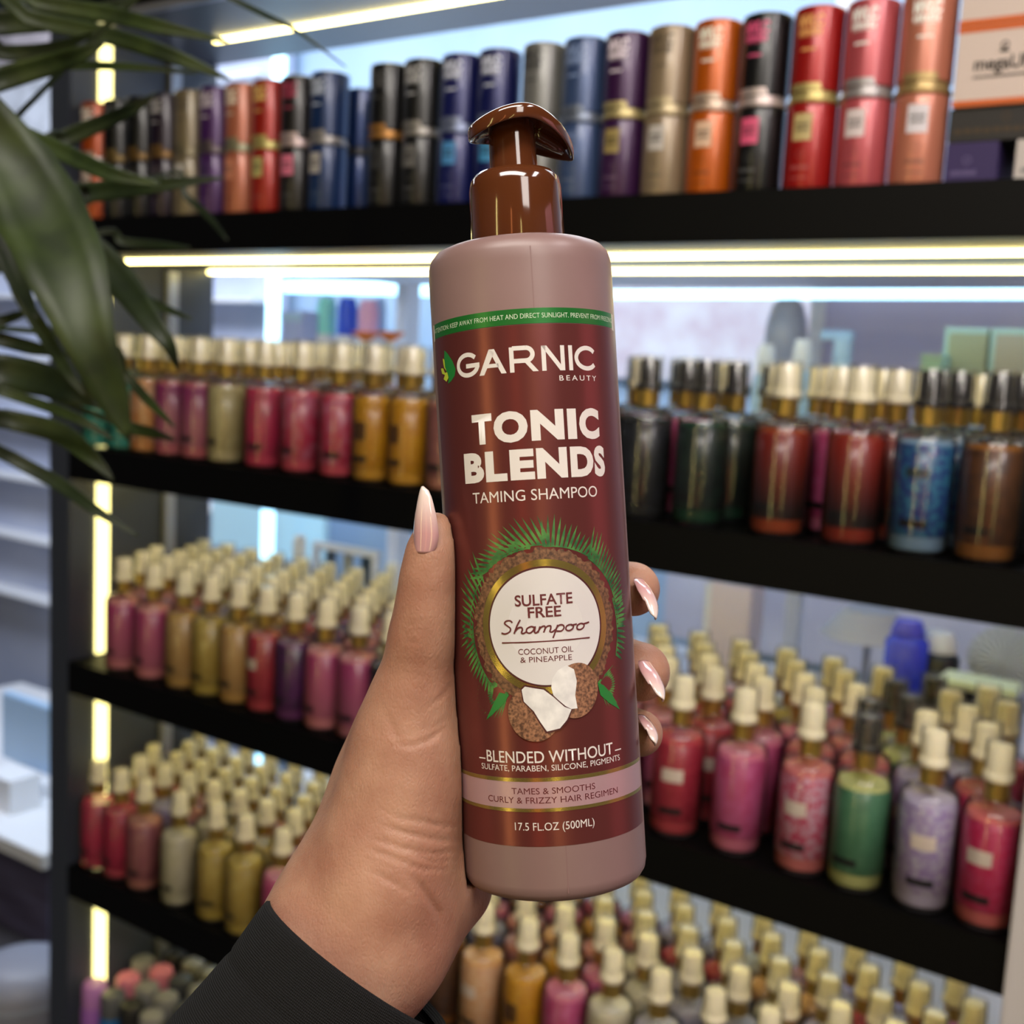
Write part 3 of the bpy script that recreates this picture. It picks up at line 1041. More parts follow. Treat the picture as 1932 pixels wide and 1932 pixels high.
# added unit, unseen behind the viewer: its strips make streaks on the label
opp = setp(empty('added_streak_unit', (0.4, -2.2, 0)), 'added dark unit behind the viewer, its lit strips streak the bottle label', 'shelving unit')
box('back_panel', (-1.6, -0.28, 0), (1.8, -0.24, 2.4), m_navy, opp)
for k in range(5):
    box('shelf', (-1.6, -0.24, 0.2 + k * 0.45), (1.8, 0.1, 0.24 + k * 0.45), m_black, opp)
m_amber_streak = mat('added_amber_glow', (255, 170, 90), 0.5, emit=5.0, ecol=(255, 150, 90))  # added amber glow for the warm streak on the maroon label
for x, mm in ((-1.45, m_led), (0.16, m_amber_streak), (1.5, m_led)):
    box('led_strip', (x, 0.101, 0.1), (x + 0.10, 0.106, 2.38), mm, opp)
bn = setp(empty('pink_reflector', (1.25, 1.15, 0)), 'added pink banner out of view, reflected in the bottle label', 'banner')  # added unseen panel, gives the bottle its pink streak
bn.rotation_euler = (0, 0, -0.95)
box('reflector_face', (-0.35, 0, 0.06), (0.35, 0.02, 2.2), mat('pink_reflector_colour', (226, 150, 170), 0.5), bn)
box('base', (-0.36, -0.1, 0), (0.36, 0.12, 0.06), m_grey, bn)

# the bright part of the store past the dark end panel
m_slat = noisy('pale_slat_wall', (176, 186, 214), (196, 204, 226), 2.5, 0.5)
t = setp(empty('slat_wall', (-3.6, 2.55, 0)), 'pale blue slatted display wall past the dark end panel', 'display wall')
box('backing', (-0.9, 0, 0.0), (1.0, 0.05, 2.6), m_slat, t)
for k in range(9):
    z = 0.55 + k * 0.22
    box('ledge', (-0.9, -0.10, z), (1.0, 0, z + 0.012), m_wht, t)


def far_at(px, py, Y):
    p = at_y(px, py, Y)
    return p


p0, p1 = far_at(2, 1305, 1.85), far_at(96, 1478, 1.85)
cz = p1[2] - 0.0205
t = setp(empty('monitor', (p0[0], 1.85, p1[2])), 'pale blue screen panel standing on the low white plinth', 'screen')
w_, h_ = p1[0] - p0[0] + 0.06, p0[2] - p1[2]
box('screen', (0, 0, 0.02), (w_, 0.03, h_), mat('pale_screen', (170, 200, 232), 0.3), t, 0.004)
box('foot', (0.05, -0.05, -0.02), (w_ - 0.02, 0.08, 0.02), m_wht, t, 0.003)
t = setp(empty('plinth', (-2.95, 1.95, 0)), 'low white topped plinth with a dark purple front past the end panel', 'plinth')
box('plinth_top', (-0.75, -0.36, cz - 0.04), (0.58, 0.45, cz), m_wht, t, 0.003)
box('front_panel', (-0.73, -0.33, 0.0), (0.56, 0.43, cz - 0.04), noisy('dark_purple_front', (56, 50, 72), (96, 92, 124), 5, 0.4, stretch=(0.6, 1, 4)), t)
p0 = far_at(20, 1560, 1.70)
o = box('gift_box', (p0[0] - 0.10, 1.68, cz + 0.0005), (p0[0] + 0.028, 1.77, cz + 0.09), m_wht)
setp(o, 'plain white box on the low white plinth', 'box')
p0 = far_at(48, 1806, 1.32)
t = setp(empty('waste_bin', (p0[0] - 0.005, 1.32, 0)), 'rounded grey bin on the floor before the low plinth', 'bin')
hb = p0[2]
link('bin_body', lathe([(0, 0), (0.085, 0), (0.105, 0.03), (0.11, hb * 0.75), (0.095, hb * 0.92), (0.06, hb * 0.985), (0, hb)], 28, 'bin_body'), mat('bin_grey', (140, 142, 156), 0.45), t)
link('rim', lathe([(0.1105, hb * 0.70), (0.114, hb * 0.72), (0.1105, hb * 0.74)], 28, 'rim', False), m_grey, t)
for (xa, ya, xb, yb), lab, c in (((-30, 52, 88, 122), 'pale poster high on the bright display wall', (196, 188, 196)), ((-30, 150, 88, 262), 'white lit poster under the pale one on the display wall', (206, 212, 224))):
    p0, p1 = far_at(xa, ya, 2.43), far_at(xb, yb, 2.43)
    o = box('poster', (p0[0], 2.43, p1[2]), (p1[0] + 0.1, 2.448, p0[2]), noisy('poster_print_%d' % c[1], c, [v * 0.8 for v in c], 9, 0.5))
    setp(o, lab, 'poster')

# ------------------------------------------------------------------ the potted palm leaning in from the side
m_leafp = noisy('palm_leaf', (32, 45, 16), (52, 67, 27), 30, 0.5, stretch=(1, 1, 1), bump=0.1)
m_leafn = noisy('palm_leaf_shade', (22, 35, 14), (38, 52, 22), 30, 0.5, bump=0.1)  # darker copy of the leaf material, shade put into its colour
m_stem = noisy('palm_stem', (82, 76, 48), (110, 98, 62), 60, 0.7, bump=0.3)
TR = np.array([-0.115, 1.02])
trunk_c = at_d(-170, 560, 1.05)
plantE = setp(empty('potted_palm', (trunk_c[0], trunk_c[1], 0)), 'potted palm with long narrow green leaves reaching in before the shelving', 'plant')
PI_ = Matrix.Translation((-trunk_c[0], -trunk_c[1], 0))


def blade(pts, widths, dep, m, fold=0.35):
    """leaf blade through picture points at the given depths; widths in picture units at that depth"""
    P = [Vector(at_d(px, py, d)) for (px, py), d in zip(pts, dep)]
    n = 22
    C, Wd, k = [], [], len(P)
    for i in range(n):
        t = i / (n - 1) * (k - 1)
        j = min(int(t), k - 2)
        f = t - j
        p0, p1, p2, p3 = P[max(j - 1, 0)], P[j], P[j + 1], P[min(j + 2, k - 1)]
        C.append(0.5 * (2 * p1 + (p2 - p0) * f + (2 * p0 - 5 * p1 + 4 * p2 - p3) * f * f + (3 * p1 - p0 - 3 * p2 + p3) * f ** 3))
        w = widths[j] + (widths[j + 1] - widths[j]) * f
        Wd.append(w * (dep[j] + (dep[j + 1] - dep[j]) * f) / FPX)
    V_, F_ = [], []
    for i in range(n):
        t = (C[min(i + 1, n - 1)] - C[max(i - 1, 0)]).normalized()
        view = (Vector(CAM) - C[i]).normalized()
        sd = t.cross(view).normalized()
        up = sd.cross(t).normalized()
        for q in (-1, -0.5, 0, 0.5, 1):
            V_.append(C[i] + sd * (q * Wd[i] / 2) + up * (abs(q) * fold * Wd[i] / 2 - fold * Wd[i] / 4))
    for i in range(n - 1):
        for q in range(4):
            F_.append((i * 5 + q, i * 5 + q + 1, (i + 1) * 5 + q + 1, (i + 1) * 5 + q))
    me = bpy.data.meshes.new('leaf')
    me.from_pydata([tuple(v) for v in V_], [], F_)
    me.polygons.foreach_set('use_smooth', [True] * len(me.polygons))
    o = link('leaf', me, m, plantE)
    o.matrix_parent_inverse = PI_
    sol = o.modifiers.new('thickness', 'SOLIDIFY')
    sol.thickness = 0.0006
    return o


LEAVES = [
    ([(-140, 150), (0, 270), (75, 400), (125, 510), (168, 640), (212, 750), (244, 832)], [60, 120, 165, 150, 95, 60, 3], 0.86, 0),
    ([(60, 400), (150, 455), (220, 520), (280, 600), (318, 650), (336, 700)], [30, 60, 62, 44, 26, 2], 0.98, 1),
    ([(60, 480), (180, 536), (260, 562), (362, 602)], [24, 26, 26, 4], 1.04, 1),
    ([(-60, 210), (30, 246), (120, 288), (210, 328), (302, 347)], [20, 30, 34, 30, 4], 0.93, 0),
    ([(120, 372), (160, 364), (220, 358), (300, 349), (422, 335)], [20, 38, 36, 28, 3], 1.02, 1),
    ([(70, 280), (120, 262), (200, 228), (250, 205), (296, 176)], [20, 32, 28, 22, 2], 1.04, 1),
    ([(-80, 185), (0, 150), (95, 122), (150, 103), (200, 78)], [50, 44, 38, 30, 3], 0.95, 0),
    ([(-60, 150), (0, 140), (130, 124), (260, 127), (372, 138)], [12, 16, 16, 14, 3], 1.0, 0),
    ([(-40, 10), (60, 36), (200, 66), (320, 104), (434, 150)], [30, 30, 32, 30, 3], 1.0, 0),
    ([(-40, 2), (80, 6), (200, 26), (300, 50), (430, 78)], [24, 28, 30, 26, 3], 0.96, 0),
    ([(330, -70), (420, -12), (500, 28), (560, 58), (652, 126)], [10, 10, 10, 7, 1.5], 0.95, 1),
    ([(-80, 690), (0, 700), (70, 714), (140, 738), (205, 770)], [50, 66, 66, 50, 6], 0.98, 1),
    ([(-60, 716), (0, 738), (80, 764), (150, 792), (215, 830)], [14, 18, 20, 18, 3], 0.93, 0),
    ([(-60, 770), (20, 792), (110, 816), (170, 860), (214, 906)], [30, 38, 42, 30, 3], 0.97, 0),
    ([(-60, 810), (30, 868), (110, 912), (180, 962), (262, 1012)], [22, 26, 26, 20, 2], 0.99, 1),
    ([(-20, 470), (40, 560), (90, 640), (130, 705), (160, 748)], [20, 26, 28, 20, 2], 0.95, 0),
    ([(-60, 622), (0, 606), (30, 596), (62, 584)], [16, 20, 18, 3], 1.0, 1),
    ([(-60, 628), (0, 640), (60, 656), (140, 672)], [22, 28, 28, 3], 1.0, 1),
    ([(300, 330), (350, 370), (390, 405), (428, 452)], [6, 12, 13, 3], 1.2, 1),
    ([(180, 440), (230, 456), (300, 462), (358, 468)], [10, 16, 14, 3], 1.15, 1),
    ([(-80, 60), (0, 44), (110, 36), (190, 22), (262, -6)], [44, 46, 40, 30, 4], 1.05, 1),
    ([(200, 790), (240, 806), (285, 816), (330, 830)], [10, 24, 20, 3], 1.0, 0),
    ([(180, 640), (235, 705), (280, 756), (330, 806)], [10, 18, 18, 3], 0.98, 0),
    ([(-70, 540), (0, 500), (60, 470), (110, 455)], [20, 26, 20, 3], 1.0, 1),
    ([(-70, 330), (-10, 420), (30, 520), (70, 600)], [40, 50, 40, 4], 0.93, 1),
    ([(-60, 90), (10, 100), (100, 92), (180, 60)], [26, 30, 26, 3], 1.02, 1),
]
for pts, wd, d0, mi in LEAVES:
    n = len(pts)
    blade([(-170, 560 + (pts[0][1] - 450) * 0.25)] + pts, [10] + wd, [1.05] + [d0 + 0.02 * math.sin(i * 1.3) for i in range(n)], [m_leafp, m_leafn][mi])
zt = at_d(-170, 380, 1.05)[2]
o = link('trunk', tube([(trunk_c[0], trunk_c[1], 0.30), (trunk_c[0] + 0.01, trunk_c[1], 0.9), (trunk_c[0] - 0.005, trunk_c[1], zt)], [0.022, 0.018, 0.012], 12, 'trunk'), m_stem, plantE)
o.matrix_parent_inverse = PI_
o = link('pot', lathe([(0, 0), (0.11, 0), (0.15, 0.28), (0.158, 0.30), (0.158, 0.32), (0.140, 0.32), (0.136, 0.29), (0, 0.285)], 36, 'pot'), mat('grey_pot', (96, 98, 104), 0.6), plantE)
link('soil', lathe([(0.134, 0.288), (0.10, 0.300), (0, 0.305)], 28, 'soil'), noisy('dark_soil', (40, 30, 22), (64, 48, 36), 80, 0.9), plantE)

# ------------------------------------------------------------------ the shampoo bottle in the hand
HR = 0.031
H_BASE = np.array([0.01487876, 0.125, 0.3874])
H_AX = np.array([-0.05894903, -0.99826099, 0.0])
H_RT = np.array([0.99826099, -0.05894903, 0.0])
m_mauve = noisy('mauve_plastic', (130, 104, 101), (134, 108, 105), 40, 0.38, bump=0.02)
m_brown = mat('glossy_brown_plastic', (82, 43, 22), 0.10, coat=0.6)
m_maroon = mat('maroon_foil', (112, 56, 53), 0.30, 0.55)
nt, N, L, b = nodes(m_maroon)
tc = N.new('ShaderNodeTexCoord')
mp = N.new('ShaderNodeMapping')
mp.inputs['Scale'].default_value = (1, 1, 0.004)
nz = N.new('ShaderNodeTexNoise')
nz.inputs['Scale'].default_value = 130
nz.inputs['Detail'].default_value = 5
mr = N.new('ShaderNodeMapRange')
mr.inputs['To Min'].default_value = 0.22
mr.inputs['To Max'].default_value = 0.38
L.new(tc.outputs['Object'], mp.inputs[0])
L.new(mp.outputs[0], nz.inputs['Vector'])
L.new(nz.outputs['Fac'], mr.inputs['Value'])
L.new(mr.outputs[0], b.inputs['Roughness'])
m_print = mat('white_print', (214, 208, 202), 0.45)
m_green = mat('green_band_foil', (34, 112, 46), 0.32, 0.35)
m_leafd = mat('emblem_green', (30, 116, 48), 0.4)
m_leafl = mat('emblem_lime', (176, 190, 52), 0.4)
m_goldf = mat('gold_foil', (156, 136, 74), 0.25, 0.75)
m_dark = mat('dark_maroon_print', (70, 24, 28), 0.45)
m_husk = noisy('coconut_husk_print', (70, 46, 32), (128, 90, 62), 900, 0.5, stretch=(1, 1, 1))
m_shell = noisy('coconut_shell_print', (78, 50, 36), (158, 112, 82), 1100, 0.5)
m_flesh = noisy('coconut_flesh_print', (206, 204, 202), (226, 224, 220), 260, 0.45)
m_frond = noisy('frond_print', (22, 80, 40), (78, 132, 60), 240, 0.45)
m_pinkb = mat('pink_band_print', (176, 142, 146), 0.34, 0.25)

hero = setp(empty('shampoo_bottle', (0, 0, 0)), 'brown pump shampoo bottle held upright in the hand, maroon label with a white disc', 'bottle')
_hw = c2w(H_BASE)
_rx, _ry, _rz = CM.T @ H_RT, CM.T @ np.array([0, 0, 1.0]), CM.T @ H_AX
hero.matrix_world = Matrix(((_rx[0], _ry[0], _rz[0], _hw[0]), (_rx[1], _ry[1], _rz[1], _hw[1]), (_rx[2], _ry[2], _rz[2], _hw[2]), (0, 0, 0, 1)))

prof = [(0, 0.006), (0.020, 0.005), (0.0245, 0.0022), (0.0272, 0.0020), (0.0293, 0.0030), (0.0305, 0.0048), (0.0310, 0.0075),
        (0.0310, 0.2050), (0.0308, 0.2085), (0.0300, 0.2110), (0.0285, 0.2128), (0.0262, 0.2138), (0.0225, 0.2145), (0.0150, 0.2150), (0, 0.2150)]
link('bottle_body', lathe(prof, 128, 'bottle_body', False), m_mauve, hero)
for z0, z1 in ((0.0055, 0.0204), (0.1889, 0.2085)):
    bm = rect(0.0030, z0, 0.0033, z1)
    link('mould_seam', from_bm(wrap(bm, HR, 0.00006), 'mould_seam', False), mat('mauve_seam', (128, 98, 96), 0.5), hero)

# maroon film label wrapped round the front and sides
bm = bmesh.new()
nU, nV = 72, 2
grid = [[bm.verts.new((-0.0395 + 0.0795 * i / nU, 0.0205 + (0.1840 - 0.0205) * j / nV, 0)) for i in range(nU + 1)] for j in range(nV + 1)]
for j in range(nV):
    for i in range(nU):
        bm.faces.new((grid[j][i], grid[j][i + 1], grid[j + 1][i + 1], grid[j + 1][i]))
film = link('film_label', from_bm(wrap(bm, HR, 0.00008), 'film_label'), m_maroon, hero)


def on_label(name, bm, m, level, step=0.002):
    o = link(name, from_bm(wrap(bm, HR, 0.00008 + 0.00005 * level, step), name, 'lettering' not in name), m, film)
    return o


on_label('green_band', rect(-0.0388, 0.1842, 0.0372, 0.1890), m_green, 1)
on_label('band_edge', merge(rect(-0.0400, 0.1836, -0.0389, 0.1890), rect(0.0373, 0.1836, 0.0380, 0.1890), rect(0.0386, 0.1836, 0.0392, 0.1890)), m_print, 1)
on_label('band_lettering', place_text('ATTENTION: KEEP AWAY FROM HEAT AND DIRECT SUNLIGHT. PREVENT FROM FREEZING', -0.0385, 0.0368, 0.18590, 0.00150, 0.0), mat('pale_green_ink', (190, 210, 180), 0.5), 2, None)

# leaf emblem and brand word
lf = poly([(-0.0313, 0.1795), (-0.0295, 0.1782), (-0.0270, 0.1755), (-0.0256, 0.1727), (-0.0262, 0.1706), (-0.0283, 0.1690), (-0.0303, 0.1684), (-0.0297, 0.1700),
           (-0.0305, 0.1718), (-0.0316, 0.1742), (-0.0318, 0.1765)])
on_label('leaf_emblem', lf, m_leafd, 1)
on_label('leaf_highlight', merge(poly([(-0.0345, 0.1740), (-0.0327, 0.1738), (-0.0318, 0.1722), (-0.0302, 0.1722), (-0.0296, 0.1704), (-0.0310, 0.1692), (-0.0330, 0.1703), (-0.0318, 0.1715), (-0.0338, 0.1722)]),
                                 poly([(-0.0326, 0.1770), (-0.0316, 0.1765), (-0.0314, 0.1740), (-0.0306, 0.1726), (-0.0320, 0.1738), (-0.0325, 0.1752)])), m_leafl, 2)


def gl(pts, w=0.00135):
    return stroke(pts, w)


X0, V0, CH = -0.0244, 0.1692, 0.0079


def arc(cx, cy, rx, ry, a0, a1, n=14):
    return [(cx + rx * math.cos(math.radians(a0 + (a1 - a0) * i / n)), cy + ry * math.sin(math.radians(a0 + (a1 - a0) * i / n))) for i in range(n + 1)]


gw = 0.00140
vt, vb = V0 + CH - gw / 2 + 0.0003, V0 + gw / 2
G = [stroke(arc(-0.0202, V0 + CH / 2, 0.0040, CH / 2 - gw / 2, 40, 352), gw), rect(-0.0208, V0 + 0.0029, -0.0156, V0 + 0.0029 + gw), ]
Aa = [poly([(-0.0158, V0), (-0.0141, V0), (-0.0103, V0 + CH - 0.0011), (-0.0114, V0 + CH), (-0.0121, V0 + CH)]),
      poly([(-0.0066, V0), (-0.0083, V0), (-0.0121, V0 + CH), (-0.0103, V0 + CH)]), rect(-0.0132, V0 + 0.0021, -0.0088, V0 + 0.0033)]
Rr = [rect(-0.0055, V0, -0.0041, V0 + CH), rect(-0.0045, vt - gw / 2, -0.0003, vt + gw / 2), stroke(arc(-0.0003, vt - 0.0020, 0.0021, 0.0020, 90, -90), gw),
      rect(-0.0045, vt - 0.0040 - gw / 2, -0.0003, vt - 0.0040 + gw / 2), poly([(-0.0012, vt - 0.0040), (0.0006, vt - 0.0040), (0.0035, V0), (0.0017, V0)])]
Nn = [rect(0.0046, V0, 0.0060, V0 + CH), rect(0.0108, V0, 0.0122, V0 + CH), poly([(0.0046, V0 + CH), (0.0063, V0 + CH), (0.0122, V0), (0.0105, V0)])]
Ii = [rect(0.0136, V0, 0.0150, V0 + CH)]
Cc = [stroke(arc(0.0205, V0 + CH / 2, 0.0041, CH / 2 - gw / 2, 38, 322), gw)]
on_label('brand_lettering', merge(*G, *Aa, *Rr, *Nn, *Ii, *Cc), m_print, 1, 0.0015)
on_label('brand_lettering', place_text('BEAUTY', 0.0100, 0.0243, 0.1660, 0.0016, 0.004, spacing=1.45), m_print, 1, None)

# product name : heavy flared capitals
def heavy(ch, u0, u1, v0, c, bold=0.035):
    bm = place_text(ch, u0, u1, v0, c, bold)
    ys = [v.co.y for v in bm.verts]
    lo, hi = min(ys), max(ys)
    ov = 0.00015 if ch in 'OCS' else 0.0
    for v in bm.verts:
        v.co.y = v0 - ov + (v.co.y - lo) / (hi - lo) * (c + 2 * ov)
    return bm


tonic = [('T', -0.0198, -0.0125), ('O', -0.0120, -0.0010), ('N', 0.0000, 0.0106), ('I', 0.0118, 0.0150), ('C', 0.0160, 0.0243)]
blends = [('B', -0.0241, -0.0162), ('L', -0.0156, -0.0083), ('E', -0.0073, 0.0004), ('N', 0.0011, 0.0110), ('D', 0.0121, 0.0208), ('S', 0.0212, 0.0261)]
on_label('name_lettering', merge(*[heavy(c, a, q, 0.1475, 0.0096, 0.055) for c, a, q in tonic]), m_print, 1, 0.0015)
on_label('name_lettering', merge(*[heavy(c, a, q, 0.1355, 0.0096, 0.055) for c, a, q in blends]), m_print, 1, 0.0015)
on_label('name_lettering', place_text('TAMING SHAMPOO', -0.0212, 0.0216, 0.1290, 0.0034, 0.0), m_print, 1, None)

# palm wreath, husk ring, gold ring and disc
cu, cv = 0.0010, 0.0893
fr = []


def leaflet(u, v, ang, ln, w):
    c, s_ = math.cos(ang), math.sin(ang)
    return poly([(u - s_ * w / 2, v + c * w / 2), (u + c * ln * 0.55 - s_ * w * 0.40, v + s_ * ln * 0.55 + c * w * 0.40), (u + c * ln, v + s_ * ln),
                 (u + c * ln * 0.5 + s_ * w * 0.40, v + s_ * ln * 0.5 - c * w * 0.40), (u + s_ * w / 2, v - c * w / 2)])


def frond(a0, a1, r0, r1, n, ln0, tilt, both=True):
    P = []
    for i in range(n):
        q = i / (n - 1)
        a = math.radians(a0 + (a1 - a0) * q)
        r = r0 + (r1 - r0) * q
        u, v = cu + r * math.cos(a), cv + r * math.sin(a)
        P.append((u, v))
        d = 1 if a1 > a0 else -1
        ln = ln0 * (1 - 0.55 * q) * random.uniform(0.85, 1.1)
        fr.append(leaflet(u, v, a + d * math.radians(tilt + 18 * q), ln, 0.00105))
        if both:
            fr.append(leaflet(u, v, a + d * math.radians(150 - 30 * q), ln * 0.42, 0.0006))
    fr.append(stroke(P, 0.0004))


frond(84, 142, 0.0255, 0.0265, 17, 0.0116, 26, False)
frond(98, 134, 0.0250, 0.0258, 9, 0.0090, 58, False)
frond(88, 48, 0.0250, 0.0262, 14, 0.0102, -4, False)
frond(52, -4, 0.0255, 0.0275, 22, 0.0102, -22, False)
frond(14, -24, 0.0258, 0.0275, 13, 0.0095, -8, False)
frond(142, 186, 0.0258, 0.0270, 12, 0.0094, -30)
frond(176, 224, 0.0255, 0.0262, 16, 0.0090, 20, False)
for bu, bv, sg in ((-0.0125, 0.0690, -1), (0.0175, 0.0700, 1)):
    for i in range(17):
        q = i / 16
        fr.append(leaflet(bu, bv, math.radians(90 - sg * (55 + 105 * q)), 0.0115 * (0.75 + 0.35 * math.sin(q * PI)), 0.0007))
on_label('palm_wreath', merge(*fr), m_frond, 1, None)
on_label('husk_ring', ring(cu, cv, 0.0205, 0.0243, 160, 0.035), m_husk, 2)
on_label('green_leaf', merge(poly([(-0.0153, 0.0690), (-0.0120, 0.0683), (-0.0140, 0.0655), (-0.0176, 0.0625), (-0.0210, 0.0600), (-0.0180, 0.0650)]),
                             poly([(0.0171, 0.0702), (0.0195, 0.0690), (0.0230, 0.0655), (0.0262, 0.0602), (0.0215, 0.0630), (0.0180, 0.0660)])), m_leafd, 3)
on_label('gold_ring', ring(cu, cv, 0.0188, 0.0211, 96), m_goldf, 3)
on_label('dark_ring', ring(cu, cv, 0.0180, 0.0189, 96), m_dark, 4)
bm = merge(ring(cu, cv, 0.00001, 0.006, 96), ring(cu, cv, 0.006, 0.012, 96), ring(cu, cv, 0.012, 0.0183, 96))
on_label('white_disc', bm, mat('white_disc_print', (206, 202, 200), 0.45), 5, None)
dk = [place_text('SULFATE', -0.0083, 0.0099, 0.0961, 0.0033, 0.018), place_text('FREE', -0.0044, 0.0060, 0.0923, 0.0032, 0.018), rect(-0.0133, 0.08450, 0.0151, 0.08490),
      place_text('COCONUT OIL', -0.0081, 0.0092, 0.08085, 0.0018, 0.0), place_text('& PINEAPPLE', -0.0076, 0.0086, 0.07835, 0.0017, 0.0)]
script = [[(1.05, 1.70), (0.85, 2.0), (0.5, 1.95), (0.35, 1.6), (0.6, 1.2), (0.85, 0.8), (0.75, 0.3), (0.35, 0.0), (0.0, 0.15)],
          [(1.75, 2.1), (1.45, 1.2), (1.15, 0.0)], [(1.25, 0.35), (1.5, 0.82), (1.8, 0.95), (1.9, 0.6), (1.8, 0.15), (1.95, 0.0), (2.2, 0.2)],
          [(2.95, 0.85), (2.65, 1.0), (2.3, 0.7), (2.25, 0.2), (2.5, 0.0), (2.8, 0.35), (3.0, 0.95), (2.92, 0.2), (3.05, 0.0), (3.3, 0.35)],
          [(3.42, 0.97), (3.2, 0.0)], [(3.27, 0.35), (3.52, 0.85), (3.8, 0.95), (3.82, 0.5), (3.68, 0.0)], [(3.75, 0.35), (4.0, 0.88), (4.3, 0.95), (4.3, 0.5), (4.22, 0.1), (4.4, 0.0), (4.7, 0.35)],
          [(4.92, 1.02), (4.68, 0.0), (4.45, -0.95)], [(4.75, 0.4), (5.0, 0.92), (5.35, 0.95), (5.45, 0.5), (5.2, 0.05), (4.78, 0.1)],
          [(6.0, 0.95), (5.68, 0.7), (5.62, 0.2), (5.88, 0.0), (6.2, 0.25), (6.28, 0.7), (6.02, 0.97), (6.22, 0.82), (6.62, 0.92)],
          [(7.0, 0.95), (6.68, 0.7), (6.62, 0.2), (6.88, 0.0), (7.2, 0.25), (7.28, 0.7), (7.02, 0.97), (7.22, 0.82), (7.8, 1.02)]]
for ln in script:
    dk.append(stroke([(-0.0133 + q[0] * 0.0285 / 7.8, 0.0875 + q[1] * 0.00205) for q in ln], 0.00050))
on_label('disc_lettering', merge(*dk), mat('maroon_ink', (92, 30, 34), 0.5), 6, 0.002)


def ell(cx, cy, rx, ry, rot=0.0, n=40):
    out = []
    for i in range(n):
        a = 2 * PI * i / n
        x, y = rx * math.cos(a), ry * math.sin(a)
        out.append((cx + x * math.cos(rot) - y * math.sin(rot), cy + x * math.sin(rot) + y * math.cos(rot)))
    return out


on_label('coconut_shell', poly(ell(0.0095, 0.0686, 0.0074, 0.0087, -0.25)), m_shell, 7, 0.0015)
on_label('coconut_flesh', poly([(0.0015, 0.0702), (0.0020, 0.0729), (0.0038, 0.0754), (0.0066, 0.0768), (0.0090, 0.0753), (0.0097, 0.0715), (0.0089, 0.0672), (0.0094, 0.0630), (0.0062, 0.0630), (0.0020, 0.0678)]), m_flesh, 8, 0.0015)
on_label('coconut_shell', poly(ell(-0.0044, 0.0622, 0.0081, 0.0087, 0.3)), m_shell, 9, 0.0015)
on_label('coconut_rim', poly([(-0.0081, 0.0702), (-0.0066, 0.0714), (-0.0037, 0.0708), (-0.0005, 0.0700), (0.0022, 0.0674), (0.0056, 0.0641), (0.0077, 0.0628), (0.0062, 0.0594), (0.0036, 0.0568), (-0.0009, 0.0560), (-0.0029, 0.0595), (-0.0047, 0.0630), (-0.0076, 0.0662)]), m_dark, 10, 0.0015)
on_label('coconut_flesh', poly([(-0.0077, 0.0699), (-0.0066, 0.0709), (-0.0039, 0.0703), (-0.0009, 0.0697), (0.0020, 0.0672), (0.0052, 0.0639), (0.0074, 0.0629), (0.0058, 0.0598), (0.0034, 0.0573), (-0.0006, 0.0566), (-0.0025, 0.0597), (-0.0043, 0.0631), (-0.0072, 0.0662)]), m_flesh, 11, 0.0015)

on_label('claim_lettering', merge(place_text('BLENDED WITHOUT', -0.0218, 0.0218, 0.0468, 0.0036, 0.006), rect(-0.0252, 0.0474, -0.0224, 0.0478), rect(0.0228, 0.0474, 0.0258, 0.0478),
                                  place_text('SULFATE, PARABEN, SILICONE, PIGMENTS', -0.0243, 0.0249, 0.0442, 0.0018, 0.0)), m_print, 1, None)
on_label('pink_band', rect(-0.0395, 0.0314, 0.0400, 0.0421), m_pinkb, 1)
on_label('gold_stripe', merge(rect(-0.0395, 0.0314, 0.0400, 0.0325), rect(-0.0395, 0.0409, 0.0400, 0.0421)), m_goldf, 2)
on_label('band_lettering', merge(place_text('TAMES & SMOOTHS', -0.0131, 0.0140, 0.0370, 0.0019, 0.0), place_text('CURLY & FRIZZY HAIR REGIMEN', -0.0221, 0.0229, 0.0341, 0.0019, 0.0)),
         mat('maroon_ink', (92, 30, 34), 0.5), 2, None)
on_label('volume_lettering', place_text('17.5 FL.OZ (500ML)', -0.0127, 0.0130, 0.0256, 0.0024, 0.0), m_print, 1, None)

# pump : closure, stem and arched head
pump = link('pump_collar', lathe([(0, 0.2150), (0.0157, 0.2151), (0.0159, 0.2158), (0.0157, 0.2345), (0.0151, 0.2375), (0.0136, 0.2395), (0.0110, 0.2402), (0.0096, 0.2402), (0.0090, 0.2396), (0, 0.2396)], 64, 'pump_collar'), m_brown, hero)
link('pump_stem', lathe([(0, 0.2396), (0.0082, 0.2397), (0.0080, 0.2470), (0.0078, 0.2572), (0, 0.2572)], 48, 'pump_stem'), m_brown, hero)
def head_half(x):
    if x < 0:
        return math.sqrt(max(0.0, 0.0150 ** 2 - x * x))
    return 0.0150 * max(0.0, 1 - (x / 0.0232) ** 1.8) ** 0.72


def head_top(x):
    return 0.2598 - (0.0036 * (-x / 0.0150) ** 2 if x < 0 else 0.0088 * (x / 0.0232) ** 1.6)


